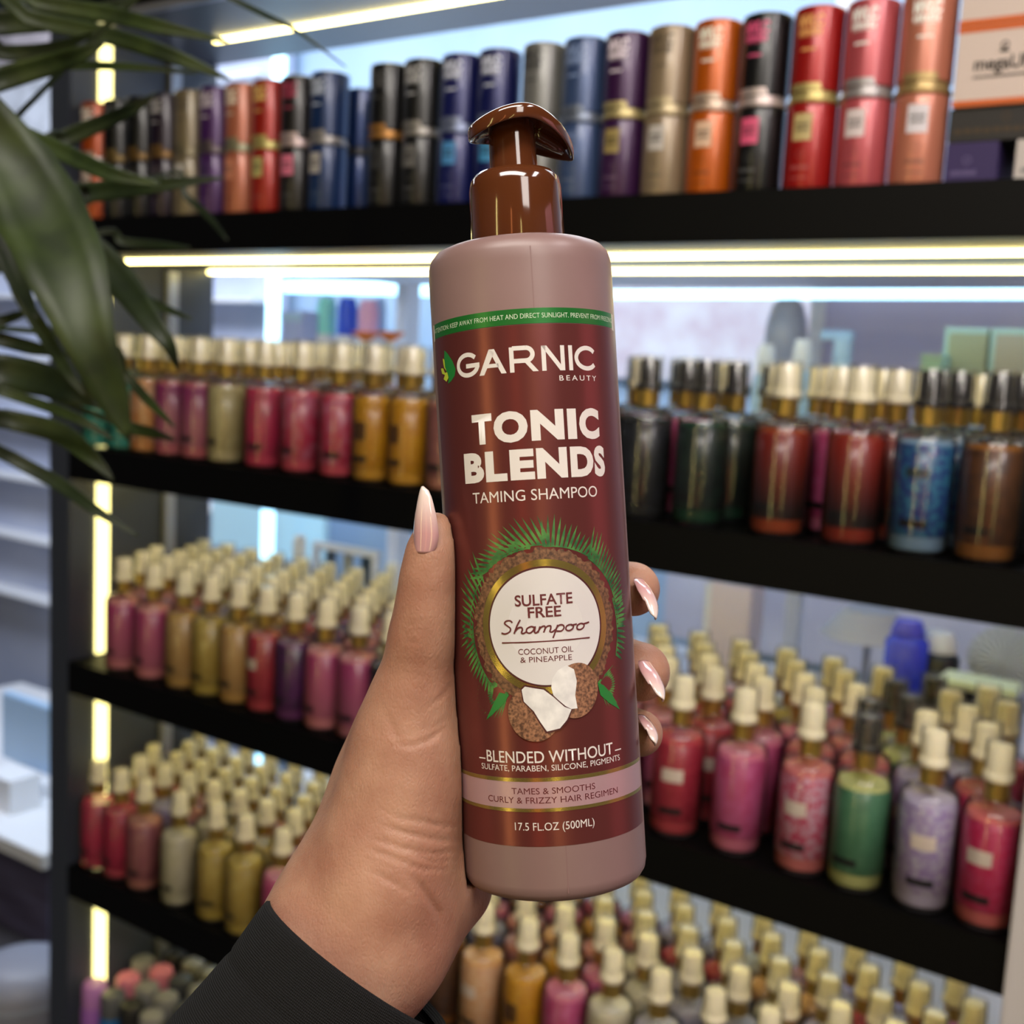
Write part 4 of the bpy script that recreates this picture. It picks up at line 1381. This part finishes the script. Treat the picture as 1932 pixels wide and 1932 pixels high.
outl = []
xs_ = [-0.0150 * math.cos(PI * k / 24) for k in range(0, 13)] + [0.0232 * math.sin(PI / 2 * k / 14) for k in range(1, 15)]
for x in xs_:
    outl.append((x, -head_half(x)))
for x in xs_[-2:0:-1]:
    outl.append((x, head_half(x)))
TURN = 0.42
layers = [(0.0, 0.0012, True), (0.45, 0.0010, True), (0.80, 0.0005, True), (0.93, 0.0001, True), (0.985, -0.0006, True), (1.0, -0.0016, True), (0.995, -0.0044, True), (0.975, -0.0052, True),
          (0.93, -0.0049, True), (0.88, -0.0030, True), (0.6, -0.0024, True), (0.0, -0.0022, True)]
bm = bmesh.new()
cx0 = 0.002
rings_ = []
for sc, dz, _f in layers:
    if sc == 0.0:
        rings_.append([bm.verts.new((cx0, 0, head_top(cx0) + dz))])
        continue
    rings_.append([bm.verts.new((cx0 + (x - cx0) * sc, y * sc, head_top(cx0 + (x - cx0) * sc) + dz)) for x, y in outl])
K = len(outl)
for a_, b_ in zip(rings_, rings_[1:]):
    for k in range(K):
        j = (k + 1) % K
        if len(a_) == 1:
            bm.faces.new((a_[0], b_[k], b_[j]))
        elif len(b_) == 1:
            bm.faces.new((a_[k], b_[0], a_[j]))
        else:
            bm.faces.new((a_[k], b_[k], b_[j], a_[j]))
bmesh.ops.recalc_face_normals(bm, faces=bm.faces[:])
for v in bm.verts:                                            # the spout turns a little away from the viewer
    c_, s_ = math.cos(TURN), math.sin(TURN)
    v.co.x, v.co.y = v.co.x * c_ - v.co.y * s_, v.co.x * s_ + v.co.y * c_
o = link('pump_head', from_bm(bm, 'pump_head'), m_brown, hero)
sm = o.modifiers.new('smooth', 'SUBSURF')
sm.levels = sm.render_levels = 1
nozzle = [(q * math.cos(TURN), q * math.sin(TURN), head_top(q) - dz_) for q, dz_ in ((0.006, 0.0030), (0.011, 0.0034), (0.016, 0.0036), (0.0195, 0.0036))]
link('spout_channel', tube(nozzle, [0.0026, 0.0026, 0.0022, 0.0015], 10, 'spout_channel'), m_brown, o)

# ------------------------------------------------------------------ the hand and its sleeve
def surface_nets(F, origin, h):
    """naive surface nets of a scalar grid (negative inside)"""
    ins = F < 0
    nx, ny, nz = F.shape
    c = [(0, 0, 0), (1, 0, 0), (0, 1, 0), (1, 1, 0), (0, 0, 1), (1, 0, 1), (0, 1, 1), (1, 1, 1)]
    cnt = np.zeros((nx - 1, ny - 1, nz - 1), np.int8)
    for dx, dy, dz in c:
        cnt += ins[dx:nx - 1 + dx, dy:ny - 1 + dy, dz:nz - 1 + dz]
    act = (cnt > 0) & (cnt < 8)
    I = np.argwhere(act)
    idx = -np.ones(act.shape, np.int64)
    idx[act] = np.arange(len(I))
    P = np.zeros((len(I), 3))
    W = np.zeros(len(I))
    edges = [(a, b) for a in range(8) for b in range(a + 1, 8) if sum(abs(c[a][k] - c[b][k]) for k in range(3)) == 1]
    for a, b in edges:
        ca, cb = np.array(c[a]), np.array(c[b])
        fa = F[I[:, 0] + ca[0], I[:, 1] + ca[1], I[:, 2] + ca[2]]
        fb = F[I[:, 0] + cb[0], I[:, 1] + cb[1], I[:, 2] + cb[2]]
        m = (fa < 0) != (fb < 0)
        t = np.where(m, fa / np.where(m, fa - fb, 1), 0)
        P += np.where(m[:, None], ca + (cb - ca) * t[:, None], 0)
        W += m
    V = (I + P / W[:, None]) * h + origin
    Q = []
    for ax in range(3):
        u, v = (ax + 1) % 3, (ax + 2) % 3
        sl0 = [slice(1, n - 1) for n in (nx, ny, nz)]
        sl1 = list(sl0)
        sl0[ax] = slice(0, F.shape[ax] - 1)
        sl1[ax] = slice(1, F.shape[ax])
        A, B = ins[tuple(sl0)], ins[tuple(sl1)]
        E_ = np.argwhere(A != B)
        off = np.array([1, 1, 1])
        off[ax] = 0
        sign = A[tuple(E_.T)]
        E_ = E_ + off
        du, dv = np.zeros(3, int), np.zeros(3, int)
        du[u], dv[v] = 1, 1
        q = [idx[tuple((E_ - d).T)] for d in (du * 0, du, du + dv, dv)]
        q = np.stack(q, 1)
        q[~sign] = q[~sign][:, ::-1]
        Q.append(q)
    return V, np.concatenate(Q)


class Field:
    def __init__(self, lo, hi, h):
        self.lo, self.h = np.array(lo), h
        self.n = np.ceil((np.array(hi) - self.lo) / h).astype(int) + 1
        self.F = np.full(tuple(self.n), 0.02)

    def cap(self, a, b, ra, rb, k=0.008, squash=None):
        """smoothly add a tapered limb from a (radius ra) to b (radius rb)"""
        a, b = np.asarray(a, float), np.asarray(b, float)
        m = max(ra, rb) + k + 0.004
        i0 = np.maximum(((np.minimum(a, b) - m - self.lo) / self.h).astype(int), 0)
        i1 = np.minimum(((np.maximum(a, b) + m - self.lo) / self.h).astype(int) + 2, self.n)
        if (i1 <= i0).any():
            return
        g = [self.lo[q] + self.h * np.arange(i0[q], i1[q]) for q in range(3)]
        X, Y, Z = np.meshgrid(*g, indexing='ij')
        d = b - a
        L2 = max(d @ d, 1e-12)
        t = np.clip(((X - a[0]) * d[0] + (Y - a[1]) * d[1] + (Z - a[2]) * d[2]) / L2, 0, 1)
        D = np.sqrt((X - a[0] - d[0] * t) ** 2 + (Y - a[1] - d[1] * t) ** 2 + (Z - a[2] - d[2] * t) ** 2) - (ra + (rb - ra) * t)
        s_ = tuple(slice(i0[q], i1[q]) for q in range(3))
        f = self.F[s_]
        hh = np.clip(0.5 + 0.5 * (f - D) / k, 0, 1)
        self.F[s_] = f * (1 - hh) + D * hh - k * hh * (1 - hh)

    def chain(self, pts, k=0.008):
        for p, q in zip(pts, pts[1:]):
            self.cap(p[:3], q[:3], p[3], q[3], k)


def P_(px, py, z, r):
    p = pc(px, py, z)
    return (p[0], p[1], p[2], r)


def around(deg, hgt, rad):
    """point beside the held bottle: deg 0 faces the viewer, 90 is its right side"""
    a = math.radians(deg)
    p = H_BASE + H_AX * hgt + H_RT * (rad * math.sin(a)) + np.array([0, 0, -1.0]) * (rad * math.cos(a))
    return tuple(p)


fld = Field((-0.150, -0.002, 0.300), (0.062, 0.232, 0.462), 0.0010)
# thumb
fld.chain([P_(822, 1001, 0.3745, 0.0061), P_(815, 1045, 0.3740, 0.0074), P_(808, 1100, 0.3742, 0.0083), P_(802, 1160, 0.3750, 0.0090), P_(795, 1215, 0.3770, 0.0101),
           P_(785, 1290, 0.3800, 0.0118), P_(775, 1360, 0.3830, 0.0148)], 0.006)
# ball of the thumb, heel of the hand, back of the hand
fld.chain([P_(775, 1360, 0.383, 0.0148), P_(768, 1440, 0.384, 0.0185), P_(752, 1530, 0.384, 0.0200), P_(735, 1610, 0.383, 0.0200)], 0.010)
fld.chain([P_(742, 1385, 0.398, 0.0110), P_(712, 1470, 0.400, 0.0118), P_(690, 1560, 0.398, 0.0130), P_(672, 1640, 0.392, 0.0150)], 0.012)
fld.chain([P_(800, 1480, 0.396, 0.0140), P_(812, 1570, 0.397, 0.0130), P_(838, 1650, 0.397, 0.0130), P_(864, 1672, 0.400, 0.0095)], 0.008)
fld.chain([P_(735, 1610, 0.383, 0.0200), P_(815, 1668, 0.392, 0.0150), P_(858, 1680, 0.398, 0.0095)], 0.008)
# palm behind the bottle
for hg, da, ra in ((0.098, 234, 0.0105), (0.084, 244, 0.0110), (0.068, 254, 0.0118), (0.052, 260, 0.0120)):
    fld.chain([around(da, hg, 0.0420) + (ra,), around(226, hg, 0.0430) + (ra,), around(206, hg, 0.0425) + (ra,)], 0.009)
fld.chain([P_(748, 1400, 0.398, 0.0110), around(236, 0.086, 0.044) + (0.011,)], 0.010)
fld.chain([P_(760, 1540, 0.396, 0.0150), around(240, 0.056, 0.046) + (0.014,)], 0.010)
fld.chain([P_(800, 1600, 0.398, 0.0150), around(232, 0.036, 0.046) + (0.013,)], 0.010)
# wrist and forearm
fld.chain([P_(735, 1610, 0.383, 0.0200), P_(722, 1665, 0.381, 0.0205), P_(700, 1725, 0.379, 0.0200), P_(655, 1810, 0.375, 0.0190), P_(560, 1950, 0.368, 0.0190), P_(440, 2140, 0.358, 0.0200)], 0.012)
fld.chain([P_(672, 1640, 0.392, 0.0150), P_(640, 1700, 0.388, 0.0165), P_(602, 1778, 0.381, 0.0170), P_(520, 1930, 0.372, 0.0150)], 0.014)
fld.chain([P_(815, 1668, 0.392, 0.0140), P_(768, 1735, 0.386, 0.0150), P_(728, 1800, 0.379, 0.0160), P_(640, 1950, 0.370, 0.0150)], 0.012)
# fingers curled round the back, tips showing on the far side
FING = [(0.0985, 0.0098, 0.0098, 122, 0.0955), (0.0725, 0.0104, 0.0106, 121, 0.0658), (0.0505, 0.0088, 0.0084, 121, 0.0440)]
for hg, r0, r1, end, hend in FING:
    pts = []
    for i, dg in enumerate(np.linspace(228, end, 9)):
        q = i / 8
        r = r0 + (r1 - r0) * q
        kn = 1 + 0.06 * math.exp(-((dg - 160) / 10) ** 2)
        pts.append(around(dg, hg + (hend - hg) * q, HR + r * 0.94) + (r * kn,))
    fld.chain(pts, 0.0025)
# little finger, tucked behind
fld.chain([around(228, 0.040, HR + 0.0080) + (0.0080,), around(200, 0.036, HR + 0.0076) + (0.0076,), around(172, 0.032, HR + 0.0070) + (0.0070,), around(150, 0.030, HR + 0.0064) + (0.0060,)], 0.004)
# flesh gives way to the bottle
g = [fld.lo[q] + fld.h * np.arange(fld.n[q]) for q in range(3)]
X, Y, Z = np.meshgrid(*g, indexing='ij')
dx, dy, dz = X - H_BASE[0], Y - H_BASE[1], Z - H_BASE[2]
al = dx * H_AX[0] + dy * H_AX[1] + dz * H_AX[2]
rr = dx * H_RT[0] + dy * H_RT[1] + dz * H_RT[2]
rad = np.sqrt(rr ** 2 + dz ** 2)
cyl = np.maximum(rad - (HR + 0.0004), 0.0016 - al)
fld.F = np.maximum(fld.F, -cyl)
V, Q = surface_nets(fld.F, fld.lo, fld.h)
# relax the net a little
for _ in range(3):
    S = np.zeros_like(V)
    Cn = np.zeros(len(V))
    for k in range(4):
        j = (k + 1) % 4
        np.add.at(S, Q[:, k], V[Q[:, j]])
        np.add.at(S, Q[:, j], V[Q[:, k]])
        np.add.at(Cn, Q[:, k], 1)
        np.add.at(Cn, Q[:, j], 1)
    V = V + 0.5 * (S / Cn[:, None] - V)
# skin creases pressed into the surface (picture coordinates of each fold)
pxs = 966 + FPX * V[:, 0] / V[:, 2]
pys = 966 + FPX * V[:, 1] / V[:, 2]
FOLDS = [([(776, 1650), (796, 1676), (814, 1700), (828, 1724), (836, 1748)], 0.0009, 7), ([(715, 1556), (770, 1573), (830, 1586), (872, 1586)], 0.0006, 4),
         ([(700, 1580), (760, 1600), (820, 1612), (870, 1604)], 0.0006, 4), ([(690, 1600), (750, 1622), (800, 1640), (860, 1640)], 0.0005, 4), ([(760, 1600), (815, 1626), (868, 1622)], 0.0005, 3.5),
         ([(760, 1540), (820, 1556), (872, 1560)], 0.0005, 3.5), ([(738, 1404), (775, 1408), (810, 1396), (850, 1366)], 0.0005, 4.5), ([(795, 1376), (822, 1370), (858, 1348)], 0.0004, 4),
         ([(800, 1335), (828, 1320), (856, 1290)], 0.0004, 4), ([(748, 1188), (766, 1196), (792, 1190)], 0.0005, 3), ([(752, 1172), (772, 1180), (800, 1172)], 0.0004, 3),
         ([(750, 1204), (772, 1212), (800, 1204)], 0.0004, 3), ([(690, 1640), (740, 1664), (785, 1690)], 0.0004, 5), ([(722, 1340), (744, 1376), (760, 1412)], 0.0004, 6), ([(700, 1520), (760, 1545), (810, 1556)], 0.0003, 5)]
N3 = np.zeros_like(V)
e1, e2 = V[Q[:, 2]] - V[Q[:, 0]], V[Q[:, 3]] - V[Q[:, 1]]
fn = np.cross(e1, e2)
for k in range(4):
    np.add.at(N3, Q[:, k], fn)
N3 /= np.linalg.norm(N3, axis=1)[:, None] + 1e-12
facing = -(N3 * V).sum(1) / np.linalg.norm(V, axis=1)
for pts, dep, wd in FOLDS:
    best = np.full(len(V), 1e9)
    for (ax_, ay_), (bx_, by_) in zip(pts, pts[1:]):
        ddx, ddy = bx_ - ax_, by_ - ay_
        t = np.clip(((pxs - ax_) * ddx + (pys - ay_) * ddy) / (ddx * ddx + ddy * ddy), 0, 1)
        best = np.minimum(best, np.hypot(pxs - ax_ - ddx * t, pys - ay_ - ddy * t))
    ends = np.minimum(np.hypot(pxs - pts[0][0], pys - pts[0][1]), np.hypot(pxs - pts[-1][0], pys - pts[-1][1]))
    near = np.exp(-(best / wd) ** 2) * np.clip(ends / 34, 0.0, 1.0) * (np.abs(facing) > 0.15) * (V[:, 2] < 0.395)
    V = V - N3 * (near * dep)[:, None]
Wv = CAM + V @ CM
me = bpy.data.meshes.new('person')
me.from_pydata(Wv.tolist(), [], Q.tolist())
me.polygons.foreach_set('use_smooth', [True] * len(me.polygons))
me.update()
bm = bmesh.new()
bm.from_mesh(me)
bmesh.ops.recalc_face_normals(bm, faces=bm.faces[:])
isl, seen = [], set()
for f in bm.faces:                                            # keep the one continuous body
    if f in seen:
        continue
    st, cur = [f], []
    seen.add(f)
    while st:
        x = st.pop()
        cur.append(x)
        for e in x.edges:
            for q in e.link_faces:
                if q not in seen:
                    seen.add(q)
                    st.append(q)
    isl.append(cur)
isl.sort(key=len)
for cur in isl[:-1]:
    bmesh.ops.delete(bm, geom=cur, context='FACES')
bm.to_mesh(me)
bm.free()

m_skin = mat('skin', (206, 150, 122), 0.48, sss=0.25, spec=0.35)
nt, N, L, b = nodes(m_skin)
tc = N.new('ShaderNodeTexCoord')
n1 = N.new('ShaderNodeTexNoise')
n1.inputs['Scale'].default_value = 45
n1.inputs['Detail'].default_value = 6
rp = N.new('ShaderNodeValToRGB')
rp.color_ramp.elements[0].position, rp.color_ramp.elements[1].position = 0.34, 0.68
rp.color_ramp.elements[0].color, rp.color_ramp.elements[1].color = lin((154, 108, 88)), lin((178, 136, 112))
L.new(tc.outputs['Object'], n1.inputs['Vector'])
L.new(n1.outputs['Fac'], rp.inputs['Fac'])
L.new(rp.outputs[0], b.inputs['Base Color'])
vo = N.new('ShaderNodeTexVoronoi')
vo.inputs['Scale'].default_value = 900
vo.feature = 'DISTANCE_TO_EDGE'
mp = N.new('ShaderNodeMapping')
mp.inputs['Scale'].default_value = (1, 1, 0.55)
mp.inputs['Rotation'].default_value = (0.3, 0.5, 0)
L.new(tc.outputs['Object'], mp.inputs[0])
L.new(mp.outputs[0], vo.inputs['Vector'])
bp = N.new('ShaderNodeBump')
bp.inputs['Strength'].default_value = 0.45
bp.inputs['Distance'].default_value = 0.0004
n2 = N.new('ShaderNodeTexNoise')
n2.inputs['Scale'].default_value = 380
L.new(tc.outputs['Object'], n2.inputs['Vector'])
ad = N.new('ShaderNodeMath')
ad.operation = 'ADD'
L.new(vo.outputs['Distance'], ad.inputs[0])
L.new(n2.outputs['Fac'], ad.inputs[1])
L.new(ad.outputs[0], bp.inputs['Height'])
L.new(bp.outputs[0], b.inputs['Normal'])
person = link('person', me, m_skin)
setp(person, 'bare hand and wrist of a person in a black knit sleeve, gripping the pump bottle', 'person')

# nails : long pointed shells
m_nail = mat('pink_nail', (214, 160, 158), 0.14, coat=0.7)
nt, N, L, b = nodes(m_nail)
at = N.new('ShaderNodeAttribute')
at.attribute_name = 'along'
rp = N.new('ShaderNodeValToRGB')
rp.color_ramp.elements[0].position, rp.color_ramp.elements[1].position = 0.35, 0.95
rp.color_ramp.elements[0].color, rp.color_ramp.elements[1].color = lin((198, 150, 150)), lin((224, 208, 198))
L.new(at.outputs['Fac'], rp.inputs['Fac'])
L.new(rp.outputs[0], b.inputs['Base Color'])


def nail(name, mid, width, nrm, arch=0.35):
    """mid: camera-space points from root to tip; nrm: outward direction"""
    M_ = [np.array(p) for p in mid]
    n = 14
    ts = np.linspace(0, len(M_) - 1, n)
    nr = np.array(nrm, float)
    nr /= np.linalg.norm(nr)
    verts, along = [], []
    for i, t in enumerate(ts):
        k = min(int(t), len(M_) - 2)
        f = t - k
        p0, p1, p2, p3 = M_[max(k - 1, 0)], M_[k], M_[k + 1], M_[min(k + 2, len(M_) - 1)]
        p = 0.5 * (2 * p1 + (p2 - p0) * f + (2 * p0 - 5 * p1 + 4 * p2 - p3) * f * f + (3 * p1 - p0 - 3 * p2 + p3) * f ** 3)
        tg = M_[k + 1] - M_[k]
        tg = tg / np.linalg.norm(tg)
        sd = np.cross(tg, nr)
        sd /= np.linalg.norm(sd)
        up = np.cross(sd, tg)
        q = i / (n - 1)
        w = width * (min(1, 0.70 + 1.6 * q) if q < 0.25 else (1.08 - 0.08 * q) * max(0.0, 1 - ((q - 0.25) / 0.75) ** 2.1) ** 0.72) + 0.0005
        for s_ in np.linspace(-1, 1, 9):
            verts.append(p + sd * s_ * w * 0.5 - up * arch * w * s_ * s_)
            along.append(q)
    faces = [(i * 9 + j, i * 9 + j + 1, (i + 1) * 9 + j + 1, (i + 1) * 9 + j) for i in range(n - 1) for j in range(8)]
    me = bpy.data.meshes.new(name)
    me.from_pydata([tuple(c2w(v)) for v in verts], [], faces)
    me.polygons.foreach_set('use_smooth', [True] * len(me.polygons))
    a_ = me.attributes.new('along', 'FLOAT', 'POINT')
    a_.data.foreach_set('value', along)
    o = link(name, me, m_nail, person)
    sol = o.modifiers.new('thickness', 'SOLIDIFY')
    sol.thickness = 0.0006
    sol.offset = 0
    o['label'] = 'long pointed pale pink nail'
    return o


nail('thumb_nail', [pc(790, 1044, 0.3662), pc(790, 1008, 0.3656), pc(792, 964, 0.3655), pc(797, 918, 0.3672)], 0.0096, (-0.62, -0.05, -0.78))
nail('finger_nail', [pc(1215, 1096, 0.3990), pc(1230, 1116, 0.3930), pc(1239, 1141, 0.3880), pc(1237, 1166, 0.3840)], 0.0092, (0.84, -0.22, -0.50))
nail('finger_nail', [pc(1226, 1250, 0.3975), pc(1241, 1272, 0.3915), pc(1251, 1298, 0.3860), pc(1251, 1319, 0.3820)], 0.0098, (0.78, -0.20, -0.60))
nail('finger_nail', [pc(1221, 1355, 0.4000), pc(1233, 1370, 0.3945), pc(1239, 1386, 0.3900), pc(1236, 1402, 0.3865)], 0.0082, (0.82, -0.22, -0.54))

# black knitted sleeve
m_knit = mat('black_knit', (15, 15, 16), 0.9, spec=0.3)
nt, N, L, b = nodes(m_knit)
uv = N.new('ShaderNodeUVMap')
mp = N.new('ShaderNodeMapping')
mp.inputs['Scale'].default_value = (120, 110, 1)
w1 = N.new('ShaderNodeTexWave')
w1.wave_type = 'BANDS'
w1.bands_direction = 'X'
w1.inputs['Scale'].default_value = 1.0
w1.inputs['Distortion'].default_value = 1.2
w2 = N.new('ShaderNodeTexWave')
w2.wave_type = 'BANDS'
w2.bands_direction = 'Y'
w2.inputs['Scale'].default_value = 0.8
w2.inputs['Distortion'].default_value = 1.5
ad = N.new('ShaderNodeMath')
ad.operation = 'ADD'
bp = N.new('ShaderNodeBump')
bp.inputs['Strength'].default_value = 0.8
bp.inputs['Distance'].default_value = 0.0006
L.new(uv.outputs[0], mp.inputs[0])
L.new(mp.outputs[0], w1.inputs['Vector'])
L.new(mp.outputs[0], w2.inputs['Vector'])
L.new(w1.outputs['Fac'], ad.inputs[0])
L.new(w2.outputs['Fac'], ad.inputs[1])
L.new(ad.outputs[0], bp.inputs['Height'])
L.new(bp.outputs[0], b.inputs['Normal'])
cr = N.new('ShaderNodeValToRGB')
cr.color_ramp.elements[0].color, cr.color_ramp.elements[1].color = lin((4, 4, 5)), lin((32, 32, 33))
cr.color_ramp.elements[1].position = 1.0
hl = N.new('ShaderNodeMath')
hl.operation = 'MULTIPLY'
hl.inputs[1].default_value = 0.5
L.new(ad.outputs[0], hl.inputs[0])
L.new(hl.outputs[0], cr.inputs['Fac'])
L.new(cr.outputs[0], b.inputs['Base Color'])
A_ = np.array(pc(672, 1822, 0.3745))
Ax = np.array(pc(480, 2110, 0.3620)) - A_
Ax /= np.linalg.norm(Ax)
S1 = np.array([0.80, 0.585, 0.0])
S1 = S1 - Ax * (S1 @ Ax)
S1 /= np.linalg.norm(S1)
S2 = np.cross(Ax, S1)
if S2[2] > 0:
    S2 = -S2
bm = bmesh.new()
uvl = bm.loops.layers.uv.new('UVMap')
secs = [(0.0016, 0.960), (0.0002, 0.985), (-0.0012, 1.005), (0.0000, 1.035), (0.0030, 1.045), (0.010, 1.05), (0.017, 1.055), (0.0185, 1.045), (0.021, 1.065), (0.030, 1.09), (0.045, 1.13), (0.060, 1.17), (0.080, 1.22), (0.105, 1.28)]
K = 96
rg = []
for d, sc in secs:
    ringv = []
    for k in range(K):
        a = 2 * PI * k / K
        wob = 1 + 0.012 * math.sin(3 * a + d * 90) * min(1, d / 0.03 if d > 0 else 0)
        p = A_ + Ax * d + S1 * (0.0352 * sc * wob * math.cos(a)) + S2 * (0.0325 * sc * wob * math.sin(a))
        ringv.append(bm.verts.new(tuple(c2w(p))))
    rg.append(ringv)
for i in range(len(rg) - 1):
    for k in range(K):
        j = (k + 1) % K
        f = bm.faces.new((rg[i][k], rg[i][j], rg[i + 1][j], rg[i + 1][k]))
        for lp, (kk, ii) in zip(f.loops, ((k, i), (k + 1, i), (k + 1, i + 1), (k, i + 1))):
            lp[uvl].uv = (kk / K * 1.0, secs[ii][0] / 0.2)
bmesh.ops.recalc_face_normals(bm, faces=bm.faces[:])
o = link('sleeve', from_bm(bm, 'sleeve'), m_knit, person)
o['label'] = 'black knit sleeve'
